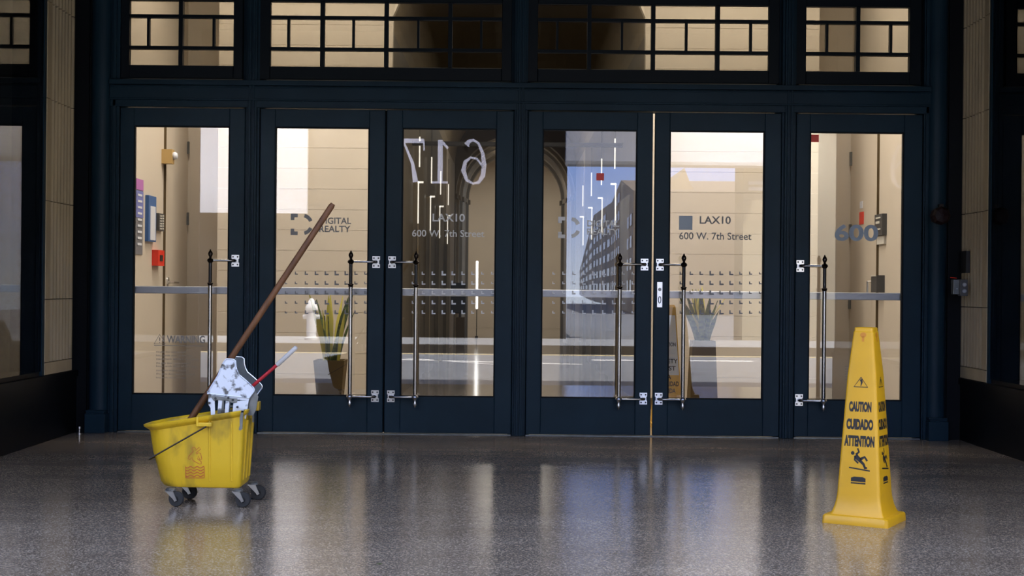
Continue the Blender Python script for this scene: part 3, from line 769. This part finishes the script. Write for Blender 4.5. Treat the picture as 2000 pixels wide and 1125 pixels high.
# ---- plants
def planter(name, x, Y, wt, wb, h_, label, nl, seed, spread, lh):
    root = empty(name, (x, Y, 0), label=label, cat='potted plant'); random.seed(seed)
    n = 4; t = .015
    def sq(w, z): return [(-w/2,-w/2,z),(w/2,-w/2,z),(w/2,w/2,z),(-w/2,w/2,z)]
    MB().loft([sq(wb, 0), sq(wt, h_), sq(wt-2*t, h_), sq(wt-2*t-.01, h_-.04)]).build('pot', M['planter'], root)
    MB().loft([sq(wt-2*t-.012, h_-.06), sq(wt-2*t-.005, h_-.035)]).build('soil', M['soil'], root)
    for k in range(nl):
        a = random.uniform(0, 2*PI); rr = random.uniform(0, wt*.3); bx_, by_ = rr*math.cos(a), rr*math.sin(a)
        hh = lh*random.uniform(.55, 1.0); lean = random.uniform(.2, 1)*spread*(hh/lh); wd = random.uniform(.018, .030); yaw = random.uniform(0, PI)
        rings = []; wx, wy = math.cos(yaw), math.sin(yaw)
        for q in range(9):
            t_ = q/8; cx = bx_ + lean*math.cos(a)*t_**1.6; cy = by_ + lean*math.sin(a)*t_**1.6; cz = h_-.05 + hh*t_
            w_ = wd*(.55+.9*t_-.2*t_*t_) if t_ < .6 else wd*(1.02)*max(.03, (1-t_)/.4)**.8
            rings.append([(cx-wx*w_, cy-wy*w_, cz), (cx-wy*.006, cy+wx*.006, cz-.003), (cx+wx*w_, cy+wy*w_, cz), (cx+wy*.003, cy-wx*.003, cz)])
        MB().loft(rings).build('leaf', M['leaf_edge'] if k % 3 == 0 else M['leaf'], root, True)
x_, _ = P(1372, 700, 11.6); planter('potted_plant', x_, 11.6-D, .185, .235, .645, 'snake plant in a tall brown square pot behind the fifth door', 24, 3, .25, .50)
x_, _ = P(646, 700, 11.6); planter('potted_plant', x_, 11.6-D, .25, .17, .46, 'leafy plant in a brown flared pot behind the second door', 18, 5, .20, .66)

# ---- safety sign inside
x_, _ = P(1303, 700, 11.0)
root = empty('safety_sign', (x_, 11.0-D, 0), label='amber and white safety floor sign behind the keyhole door', cat='floor sign')
def sqr(w, d, z): return [(-w/2,-d/2,z),(w/2,-d/2,z),(w/2,d/2,z),(-w/2,d/2,z)]
MB().loft([sqr(.25,.20,0), sqr(.25,.20,.03), sqr(.235,.16,.035), sqr(.12,.05,.92), sqr(.10,.04,.94)]).build('body', M['cone'], root)
fr = lambda z: (-.08 + (z-.035)/.885*(.08-.025))
m = MB(); za, zb_ = .40, .86
m.add([(-.085,fr(za)-.002,za),(.085,fr(za)-.002,za),(.055,fr(zb_)-.002,zb_),(-.055,fr(zb_)-.002,zb_)], [(0,1,2,3)]); m.build('white_panel', M['wall_white'], root)
for s, z0, z1, w_ in (('SAFETY', .49, .525, .15), ('FIRST', .435, .47, .12), ('LA', .370, .405, .05), ('SEGURIDAD', .315, .352, .17), ('MANDA', .262, .298, .12), ('CAUTION', .62, .65, .12)):
    t2 = text2d(s, -w_/2, w_/2, z0, z1, .02); m = MB(); m.add([(a, fr(b)-.003, b) for a, b in t2[0]], t2[1]); m.build('lettering', M['ink'], root)

# ------------------------------------------------------------------ devices by the right pier
def vbox(m, x0, y0, x1, y1, L, t): a, z0 = P(x0, y1, L); b, z1 = P(x1, y0, L); return m.box(a, b, L-D, L-D+t, z0, z1), (a, b, z0, z1)
# slot reader on fluted face
L0 = XR*F/(1882-1000); L1 = XR*F/(1893.5-1000)
zt_, zb_ = P(1888, 490, L1)[1], P(1888, 533, L1)[1]
o = MB().box(XR-.025, XR+.002, L1-D, L0-D, zb_, zt_).build('card_reader', M['ink']); tag(o, 'slim black card reader on the right fluted pier', 'card reader')
# push button box
root = empty('push_button_box', (0,0,0), label='grey metal two-button box on the edge of the right pier', cat='push button')
L2 = 9.98
m = MB(); (_, (a, b, c, d)) = vbox(m, 1862, 546, 1876, 575, L2, .06); m.build('bracket', M['steel_dark'], root, bevel=.003)
mb((b, b+.006, L2-D-.004, L2-D+.06, c-.004, d+.002)).build('edge_plate', M['nickel'], root)
m = MB(); L3 = 9.94; (_, (a, b, c, d)) = vbox(m, 1876, 546, 1890.5, 578, L3, .06); m.build('box', M['plaque'], root, bevel=.003)
for yy in (556, 568.5):
    q, z = P(1883.3, yy, L3); MB().lathe([(.0145, 0), (.0145, -.008), (.011, -.012)], (q, L3-D, z), 14, 'y').build('button', M['alu'], root, True)
q, z = P(1869, 564, L2); MB().lathe([(.004, 0), (.004, -.004)], (q, L2-D, z), 8, 'y').build('indicator', M['paper'], root)
q, z = P(1862, 542, L2); MB().tube([(q-.015, L2-D+.02, z), (q+.03, L2-D+.02, z-.004)], .004, 6).build('wire', M['red'], root)
# dark alarm horn on right column
root = empty('alarm_bell', (0,0,0), label='dark red alarm bell on the right engaged column', cat='alarm')
x_, z_ = P(1840, 421, 10.0)
M['darkred'] = mat('dark_red', (.010, .002, .002), .5, spec=.2)
MB().lathe([(.058, .09), (.058, .03), (.066, .02), (.066, 0), (.05, -.02), (.01, -.026)], (x_, -.20, z_), 8, 'y').build('gong', M['darkred'], root, bevel=.003)
mb((x_-.03, x_+.06, -.11, -.02, z_-.04, z_+.04)).build('backbox', M['ink'], root)
mb((x_+.0, x_+.03, -.15, -.11, z_+.066, z_+.085)).build('conduit', M['bronze'], root)
# small hold-open by left column foot
x_, z_ = P(158, 839, 10.1)
o = empty('door_stop', (x_, -.15, 0), label='small metal door stop on the floor left of the left column', cat='door stop')
MB().lathe([(.022, 0), (.022, .006), (.008, .01), (.008, .03), (.015, .035), (.015, .05), (.004, .054)], (0,0,0), 12).build('post', M['chrome'], o, True)

# ------------------------------------------------------------------ caution cone
root = empty('caution_cone', (1.633, -3.66, 0), R(-31), label='yellow four-sided caution cone with black lettering on the right of the floor', cat='caution sign')
W = [(.306, 0), (.306, .004), (.302, .032), (.292, .038), (.252, .040), (.238, .052), (.222, .075), (.210, .100), (.201, .134), (.136, .67), (.094, .868), (.094, .872), (.088, .875), (.086, .890), (.078, .893)]
def rsq(w, z, n=4):
    r = min(.016, w*.13); pts = []
    for cx, cy, a0 in ((1,-1,-90), (1,1,0), (-1,1,90), (-1,-1,180)):
        for k in range(n+1):
            a = R(a0 + 90*k/n); pts.append((cx*(w/2-r)+r*math.cos(a), cy*(w/2-r)+r*math.sin(a), z))
    return pts
def base_r(w, z): return rsq(w, z)
MB().loft([rsq(w_, z) for w_, z in W]).build('body', M['cone'], root, True)
def halfw(z):
    for (w0, z0), (w1, z1) in zip(W, W[1:]):
        if z0 <= z <= z1 and z1 > z0: return (w0+(w1-w0)*(z-z0)/(z1-z0))/2
    return .04
def man(cx, cy, s):
    f = lambda pts, wd: stroke2d([(cx+a*s, cy+b*s) for a, b in pts], [q*s for q in wd])
    return join2d(disc2d(cx-.34*s, cy+.28*s, .10*s, .10*s), f([(-.18,.17),(-.06,.02),(.10,-.10)], [.22,.24,.22]),
        f([(-.16,.20),(.0,.36),(-.08,.55)], [.12,.10,.09]), f([(-.20,.14),(-.22,-.08),(-.02,-.25)], [.12,.10,.09]),
        f([(.06,-.04),(.32,.10),(.46,-.10)], [.16,.13,.11]), f([(.06,-.10),(.26,-.28),(.36,-.50)], [.17,.14,.12]), f([(.30,-.50),(.46,-.46)], [.10,.10]),
        f([(-.52,-.50),(.62,-.62)], [.07,.07]))
def zy(y): return P(1680, y, 6.45)[1]
items = [('caution_lettering', text2d('CAUTION', -.052, .052, zy(806), zy(785.5), .065)),
         ('caution_lettering', text2d('CUIDADO', -.062, .062, zy(841), zy(819.5), .065)),
         ('caution_lettering', text2d('ATTENTION', -.070, .070, zy(874), zy(852), .065)),
         ('slipping_figure', man(0, zy(897), .085)),
         ('warning_triangle', join2d(stroke2d([(-.032, zy(757)), (0, zy(738)), (.032, zy(757))], .006, True), stroke2d([(0, zy(742)), (.004, zy(748)), (0, zy(755))], [.012, .009, .003]))),
         ('maker_mark', join2d(stroke2d([(-.034, zy(945)), (.034, zy(945))], .006), poly2d([(-.034, zy(942)), (.034, zy(942)), (.034, zy(935)), (.02, zy(932.5)), (-.02, zy(932.5)), (-.034, zy(935))]))),
         ('keyhole_mark', join2d(disc2d(.002, zy(655), .014, .012), stroke2d([(.002, zy(657)), (.002, zy(668))], .010)))]
M['keyhole'] = mat('keyhole_amber', (.55, .20, .008), .5)
for fa in range(4):
    for nm, m2 in items:
        m = MB(); ca, sa = math.cos(fa*PI/2), math.sin(fa*PI/2)
        vs = []
        for a, b in m2[0]:
            yy = -halfw(b)-.0007; vs.append((a*ca-yy*sa, a*sa+yy*ca, b))
        m.add(vs, m2[1]); o = m.build(nm, M['keyhole'] if nm == 'keyhole_mark' else M['ink'], root)

# ------------------------------------------------------------------ mop bucket
BX, BL = -1.497, 6.93; BY = BL-D
root = empty('mop_bucket', (BX, BY, 0), 0, label='worn yellow wheeled mop bucket on the left of the floor', cat='mop bucket')
def bring(x0, x1, hw, z0, z1, spout=0.0, k=5):
    """ring of the bucket at level; z varies from z0 (left) to z1 (right)"""
    r = .045; pts = []
    zf = lambda x: z0+(z1-z0)*((x-x0)/(x1-x0))
    # right end corners small radius, left end larger (spout)
    for cx, cy, a0, rr in ((x1, -hw, -90, .022), (x1, hw, 0, .022), (x0, hw, 90, .10), (x0, -hw, 180, .10)):
        sx = -1 if cx == x1 else 1; sy = 1 if cy < 0 else -1
        for q in range(k+1):
            a = R(a0+90*q/k); x = cx+sx*rr+rr*math.cos(a); y = cy+sy*rr+rr*math.sin(a)
            pts.append([x, y, 0])
    if spout:
        for p in pts:
            if p[0] < x0+.07: p[1] *= 1-spout*((x0+.07-p[0])/.07)
    for p in pts: p[2] = zf(p[0])
    return [tuple(p) for p in pts]
rings = [bring(-.150, .190, .105, .088, .086), bring(-.180, .200, .120, .092, .090), bring(-.195, .206, .127, .112, .105), bring(-.222, .213, .134, .22, .225), bring(-.250, .222, .145, .355, .435, .25),
         bring(-.268, .234, .158, .366, .445, .35), bring(-.280, .240, .163, .372, .452, .4), bring(-.282, .242, .165, .382, .464, .4), bring(-.272, .236, .158, .386, .468, .4), bring(-.256, .222, .147, .378, .460, .4), bring(-.232, .210, .132, .25, .26), bring(-.19, .196, .118, .13, .13)]
MB().loft(rings).build('tub', M['yellow'], root, True)
# ribs on the end and side
m = MB()
for x in (.060, .165):
    m.loft([[(x-.004,-.126,.12),(x+.004,-.126,.12),(x+.004,-.131,.12),(x-.004,-.131,.12)],[(x-.004,-.143,.41),(x+.004,-.143,.41),(x+.004,-.150,.41),(x-.004,-.150,.41)]])
for y in (-.06, .02, .09):
    m.loft([[(.204,y-.012,.12),(.212,y-.012,.12),(.212,y+.012,.12),(.204,y+.012,.12)],[(.218,y-.012,.41),(.231,y-.012,.41),(.231,y+.012,.41),(.218,y+.012,.41)]])
m.build('rib', M['yellow'], root, bevel=.003)
m = MB(); m.box(.005, .075, -.168, -.145, .385, .405); m.box(.0, .012, -.170, -.145, .385, .432)
m.build('handle_lug', M['yellow'], root, bevel=.004)
mb((.225, .252, .10, .155, .44, .485)).build('corner_tab', M['yellow'], root, bevel=.004)
# bail handle
def loc(x, y, L): a, b = P(x, y, L); return (a-BX, L-BL, b)
p0 = loc(403, 833, 6.755); p1 = loc(292, 896, 6.745)
m = MB(); m.tube([p0, tuple((a*.5+b*.5) for a, b in zip(p0, p1)), p1, (p1[0]-.006, p1[1]+.02, p1[2]-.006), (p1[0]-.006, .16, p1[2]-.006), (p1[0], .175, p1[2]), (p0[0], .175, p0[2])], .0038, 8)
m.build('bail_handle', M['bronze'], root, True)
# slipping figure and waves, printed outline on the side
def side_y(x, z):      # front face of the tub
    t = (z-.105)/.33; return -(.127+(.145-.127)*t) - .0022
def on_side(m2):
    m = MB(); m.add([(a, side_y(a, b), b) for a, b in m2[0]], m2[1]); return m
def bl(x, y): a, _, b = loc(x, y, 6.79); return a, b
bod = [(372,879),(378,875),(382,879),(381,885),(389,877),(392,880),(383,892),(391,892),(394,905),(388,909),(383,898),(378,897),(372,905),(366,899),(372,893),(374,886)]
bod = [(373,883),(371,878),(375,874),(381,876),(381,883),(389,875),(392,878),(384,889),(392,891),(394,908),(389,908),(387,898),(379,900),(390,908),(376,902),(375,895),(369,900),(366,897),(373,888)]
fig = [(178+a/4.5, 725+b/4.5) for a, b in [(900,705),(860,750),(848,775),(868,782),(886,762),(892,790),(950,822),(966,820),(966,800),(932,776),(942,748),(952,782),(972,780),(962,728),(942,722),(926,734),(920,724),(962,690),(950,672),(916,702),(918,684),(905,672),(888,680),(886,696)]]
fig_ = [(374,884),(372,879),(375,875),(380,876),(381,881),(389,874),(392,877),(383,888),(390,889),(394,898),(391,909),(387,906),(388,897),(382,896),(391,910),(388,913),(376,903),(378,896),(371,900),(366,900),(367,896),(373,893)]
sc_ = [bl(x+0, y-1) for x, y in fig]
on_side(stroke2d(sc_, .0028, True)).build('slipping_figure', M['decal_red'], root)
ws = []
for k in range(4):
    yy = 913+k*5.6; ws.append(stroke2d([bl(362+q*2.25, yy + 1.6*math.sin(q*1.1)) for q in range(17)], .0042))
ws.append(stroke2d([bl(362, 934), bl(398, 934)], .003)); ws.append(stroke2d([bl(362, 911), bl(362, 934)], .003)); ws.append(stroke2d([bl(398, 911), bl(398, 934)], .003))
on_side(join2d(*ws)).build('wave_print', M['decal_red'], root)
# casters
for (x, y, yaw) in ((-.125, -.13, .5), (.195, -.135, .5), (-.115, .105, .3), (.225, .105, .35)):
    c = empty('caster', (x, y, 0), R(-20)*yaw); c.parent = root
    r = .037; cx = .028
    MB().lathe([(.0235, -.011), (.034, -.011), (r, -.006), (r, .006), (.034, .011), (.0235, .011)], (cx, 0, r), 24, 'y').build('tyre', M['rubber'], c, True)
    MB().lathe([(.006, -.013), (.024, -.009), (.024, .009), (.006, .013)], (cx, 0, r), 16, 'y').build('hub', M['hub'], c, True)
    m = MB()
    for s in (-1, 1):
        q = [(-.022, .075), (.018, .075), (cx+.010, r-.006), (cx-.002, r-.012), (cx-.010, r)]
        m.prism(q, s*.016-.0015, s*.016+.0015)
    m.box(-.022, .018, -.0175, .0175, .072, .077)
    m.build('fork', M['nickel'], c)
    MB().lathe([(.026, .077), (.026, .083), (.018, .090)], (0, 0, 0), 12).build('swivel_plate', M['steel_dark'], c)

# ------------------------------------------------------------------ wringer
root = empty('mop_wringer', (BX, BY, 0), 0, label='dented silver side-press mop wringer hooked on the yellow bucket', cat='wringer')
NL = 6.815; FLr = 7.03
top = [(440,703),(443,701),(456,702),(460,705),(460.5,715),(463,724),(467,732),(479,742),(494,756),(496.5,760),(496,764),(487,777),(405,769),(405.5,766),(409,761),(426,733),(434,712)]
def topoly(pp, L=NL): return [(loc(x, y, NL)[0], loc(x, y, NL)[2]) for x, y in pp]
yn_ = NL-BL; yf_ = FLr-BL
def plate(y, mtl):
    pl = topoly(top); o = MB().prism(pl, y, y+.004).build('side_plate', mtl, root)
    # rolled edge
    e_ = [(a, y-.003, b) for a, b in pl[:13]]
    MB().tube([(a, y, b) for a, b in pl] + [(pl[0][0], y, pl[0][1])], .0035, 6).build('rolled_edge', M['steel'] if y < 0 else M['nickel'], o, True)
    return o
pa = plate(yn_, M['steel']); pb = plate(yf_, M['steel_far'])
# slotted lower panel (four tines)
def slotted(y, mtl):
    m = MB()
    def q(pp): m.prism(topoly(pp), y+.002, y+.006)
    q([(407,769),(487,777),(485.5,782),(407,779)])
    q([(407,779),(419,780),(420,815),(412,815),(411,797),(407,790)])
    q([(426.5,781),(434,782),(430.5,814),(424,814)])
    q([(440.5,782.5),(448,783),(445.5,814),(438.5,813)])
    q([(456,783.5),(485.5,782),(482,806),(480,818),(453,818)])
    return m.build('slotted_panel', mtl, root)
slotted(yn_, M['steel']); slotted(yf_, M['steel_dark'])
m = MB()
m.prism(topoly([(411,773),(417,772),(428,774),(450,777),(464,778),(463,786),(452,787),(446,783),(426,781),(418,783)]), yn_-.005, yn_)
m.build('pivot_bar', M['steel_dark'], root, bevel=.002)
for x, y in ((421,778),(455,781),(464,795),(409.5,787),(446,777)):
    a, _, b = loc(x, y, NL); MB().lathe([(.005, -.008), (.006, -.004), (.006, 0)], (a, yn_-.003, b), 8, 'y').build('rivet', M['screw'], root)
# cross tubes between the plates, press board inside
for x, y in ((421,778),(470,768),(445,722)):
    a, _, b = loc(x, y, NL); MB().tube([(a, yn_+.003, b), (a, yf_, b)], .006, 8).build('cross_bar', M['steel_dark'], root)
a0 = loc(424, 760, NL); a1 = loc(470, 815, NL)
mb((a0[0], a1[0], yn_+.04, yf_-.02, a1[2]-.05, a1[2]+.02)).build('press_board', M['steel_dark'], root)
# hooks hanging over the rim end
m = MB()
pa_ = [(477,800),(481,800),(479,835),(475,838),(472,836),(474,828),(474,812)]
m.prism(topoly(pa_), yn_-.075, yn_-.068); m.box(loc(477,800,NL)[0], loc(481,800,NL)[0], yn_-.075, yn_, loc(477,803,NL)[2], loc(477,799,NL)[2])
m.build('hook', M['steel_dark'], root)
h1 = [(484,770),(497,772),(495,790),(492,826),(488,827),(485,826),(486,790)]
a, b = loc(486, 775, NL), loc(497, 828, NL)
m = MB(); m.box(.243, .250, -.035, -.010, b[2]-.0, a[2]-.06); m.box(.13, .250, -.030, -.014, .468, .476); m.build('hook', M['steel_dark'], root)
# inner curved guard plate between (dark side under far plate)
g = [(486,777),(497,764),(503,775),(499,800),(493,812),(482,812)]
MB().prism(topoly(g), yn_+.02, yn_+.024).build('inner_plate', M['steel_dark'], root)
# lever
q0 = loc(484, 762, 6.86); q1 = loc(543, 711, 6.84); q2 = loc(541, 713, 6.84); q3 = loc(579, 678, 6.82)
lv = MB().tube([q0, q1], .0085, 10).build('press_lever', M['leverred'], root, True); lv['label'] = 'dark red lever'
d_ = Vector(q3)-Vector(q2); m = MB(); m.tube([q2, tuple(Vector(q2)+d_*.04), tuple(Vector(q2)+d_*.95), q3], [.0095, .0115, .0110, .0085], 12); m.build('grip', M['grip'], lv, True)

# ------------------------------------------------------------------ mop
b0 = P(372, 818, 6.93); b1 = P(650.5, 398, 6.93)
dz = (b1[0]-b0[0])/(b1[1]-b0[1])
foot = (b0[0]-dz*(b0[1]-.26), 6.95-D, .26)
root = empty('mop', foot, 0, label='wooden-handled mop leaning in the yellow bucket and wringer', cat='mop')
Lm = lambda p, L: (p[0]-foot[0], L-D-foot[1], p[1]-foot[2])
top_ = Vector(Lm(b1, 6.93)); 
MB().tube([(0,0,0), tuple(top_*.5), tuple(top_*.99), tuple(top_*1.0)], [.0165, .0155, .0150, .011], 14).build('handle', M['wood'], root, True)
m = MB(); random.seed(4)
for k in range(40):
    a = random.uniform(-1, 1); b = random.uniform(-1, 1)
    m.tube([(.02, 0, .02), (.02+.04*a, .03*b, -.02), (.05+.07*a, .06*b, -.08), (.08+.09*a, .07*b, -.12)], .005, 5)
m.build('yarn_head', M['mop'], root)
mb((-.02, .06, -.03, .03, -.01, .02)).build('clamp', M['steel_dark'], root)

# small leaf on the floor
x_, _ = P(741, 1104, 5.43)
o = MB().loft([[(-.012,0,.0005),(-.004,-.004,.001),(.004,-.003,.002),(.012,0,.001),(.004,.004,.002),(-.004,.004,.001)], [(-.012,0,.0015),(-.004,-.004,.002),(.004,-.003,.003),(.012,0,.002),(.004,.004,.003),(-.004,.004,.002)]]).build('fallen_leaf', M['leaf'], loc=(x_, 5.43-D, 0))
tag(o, 'tiny green leaf lying on the floor in front of the doors', 'leaf')

# ------------------------------------------------------------------ street behind the camera (seen mirrored in the glass)
YS = -16.0
def bld(name, label, m_, mt): o = m_.build(name, mt); return tag(o, label, 'building')
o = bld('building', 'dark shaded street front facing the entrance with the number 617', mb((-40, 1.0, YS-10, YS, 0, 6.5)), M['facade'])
for k in range(13): mb((-35.2+k*2.8, -33.4+k*2.8, YS-.02, YS+.008, .6, 2.6)).build('shop_window', M['shop'], o)
# 617 numerals on that front (reads 617 seen from the doors: x runs the other way)
def num617():
    ms = []
    six = [(.80,.88),(.70,.97),(.52,1.0),(.30,.93),(.12,.70),(.05,.42),(.10,.18),(.28,.03),(.52,0),(.78,.08),(.92,.30),(.85,.50),(.62,.60),(.36,.57),(.14,.42)]
    ms.append(stroke2d([(a*.62, b) for a, b in six], [.15,.09,.06,.06,.09,.12,.12,.08,.05,.08,.12,.09,.05,.05,.05]))
    ms.append(stroke2d([(.98, .80), (1.16, .98)], .06)); ms.append(stroke2d([(1.18, 1.0), (1.18, .02)], .13)); ms.append(stroke2d([(.98, .02), (1.40, .02)], .05))
    ms.append(stroke2d([(1.62, .97), (2.15, .97)], .10)); ms.append(stroke2d([(1.62, 1.0), (1.60, .75)], .04)); ms.append(stroke2d([(2.14, .95), (1.90, .45), (1.82, .02)], [.05,.08,.14]))
    return join2d(*ms)
sx1, _ = P(948, 320, D-YS); _, sz0 = P(870, 358, D-YS); _, sz1 = P(870, 273, D-YS); s_ = sz1-sz0
m2 = num617(); m = MB(); m.add([(sx1 - a*s_*.88, YS+.03, sz0+b*s_) for a, b in m2[0]], m2[1])
m.v = [(a, b+.0004*i/4, c) for i, (a, b, c) in enumerate(m.v)]
M['num'] = mat('white_numerals', (.52, .52, .62), .6)
nn = m.build('number_617', M['num']); tag(nn, 'large white number 617 on the dark front across the street', 'sign')
# white panel
xa, za = P(340, 415, D-YS); xb, _ = P(601, 415, D-YS)
o = mb((xa, xb, YS+.01, YS+.13, za, 6.0)).build('white_banner', M['white_panel']); tag(o, 'big white wall panel across the street', 'banner')
# canopy right of the dark front
xc0, zc0 = P(1104, 325, D-YS); xc1, _ = P(1500, 325, D-YS)
o = mb((xc0, xc1, YS+.01, YS+.5, zc0, 6.5)).build('canopy', M['canopy']); tag(o, 'pale grey canopy spanning the side street', 'canopy')
mb((xc0, xc1, YS+.5, YS+.55, zc0, zc0+.06)).build('lip', M['concrete'], o)
# right beige front
xd, _ = P(1447, 400, D-YS)
o = bld('building', 'beige street front on the corner of the side street', mb((xd+.05, 40, YS-1, YS, 0, 6.5)), M['beige_far'])
m = MB(); a, c, b, d = P(1462, 372, D-YS)[0], P(1560, 372, D-YS)[0], P(1462, 372, D-YS)[1], P(1462, 354, D-YS)[1]
m.box(a, c, YS-.01, YS+.06, b, b+.06); m.box(a, c, YS-.01, YS+.06, d-.06, d); m.build('sign_band', M['white_panel'], o)
# gabled tower down the side street, with window bays
root = empty('tower_building', (0, 0, 0), label='tall stone building with a pointed gable down the side street', cat='building')
def T(x, y, L): a, z = P(x, y, L); return a, z
Lt = 62.0
gab = [T(1238, 610, Lt), T(1238, 372, Lt), T(1262, 352, Lt), T(1300, 346, Lt), T(1322, 350, Lt), T(1337, 328, Lt), T(1350, 362, Lt), T(1372, 388, Lt), T(1398, 410, Lt), T(1412, 440, Lt), T(1424, 480, Lt), T(1428, 610, Lt)]
gab = [(a, max(z, 0)) for a, z in gab]
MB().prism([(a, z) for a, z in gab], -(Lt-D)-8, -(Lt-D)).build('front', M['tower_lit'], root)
m = MB()
for i in range(8):
    for j in range(11):
        x, z = T(1250+i*20, 600-j*20, Lt)
        if z > 1 and z < T(1250+i*20, 395 if i < 6 else 470, Lt)[1]: MB().box(x, x+.22, -(Lt-D)-.1, -(Lt-D)+.05, z, z+.28).build('window', M['win'], root)
# wing receding on the left
pts = [(1238, 372, 60), (1213, 352, 75), (1195, 395, 90), (1160, 420, 120), (1132, 530, 240)]
side = []
for x, y, L in pts: a, z = P(x, y, L); side.append((a, -(L-D), z))
m = MB()
for (a, b) in zip(side, side[1:]):
    m.add([(a[0],a[1],0),(b[0],b[1],0),(b[0],b[1],b[2]),(a[0],a[1],a[2]),(a[0]+8,a[1],0),(b[0]+8,b[1],0),(b[0]+8,b[1],b[2]),(a[0]+8,a[1],a[2])],
          [(0,1,2,3),(4,7,6,5),(3,2,6,7),(0,3,7,4),(1,5,6,2)])
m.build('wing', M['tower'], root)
m = MB()
for (a, b) in zip(side, side[1:]):
    nseg = 5
    for k in range(nseg):
        t0 = (k+.22)/nseg; t1 = (k+.78)/nseg
        p = [a[i]+(b[i]-a[i])*t0 for i in range(3)]; q = [a[i]+(b[i]-a[i])*t1 for i in range(3)]
        hm = min(p[2], q[2]); nz = int(hm/.95)
        for j in range(1, nz):
            z0 = j*.95; z1 = z0+.5
            if z1 > hm-.3: break
            MB().add([(p[0]-.05,p[1],z0),(q[0]-.05,q[1],z0),(q[0]-.05,q[1],z1),(p[0]-.05,p[1],z1),(p[0]+.05,p[1],z0),(q[0]+.05,q[1],z0),(q[0]+.05,q[1],z1),(p[0]+.05,p[1],z1)], [(0,1,2,3),(0,4,5,1),(1,5,6,2),(2,6,7,3),(3,7,4,0)]).build('window', M['win'], root)
# hydrant on far pavement (white in the mirror)
x_, _ = P(607, 700, 24.5)
o = empty('hydrant', (x_, D-24.5, .13), label='white fire hydrant on the far pavement', cat='hydrant')
MB().lathe([(.12, 0), (.12, .04), (.085, .06), (.085, .5), (.11, .52), (.11, .56), (.09, .6), (.05, .68), (.02, .72)], (0,0,0), 14).build('barrel', M['hyd'], o, True)
m = MB(); m.lathe([(.04, -.14), (.04, .14)], (0,0,.40), 10, 'x'); m.build('outlet', M['hyd'], o, True)
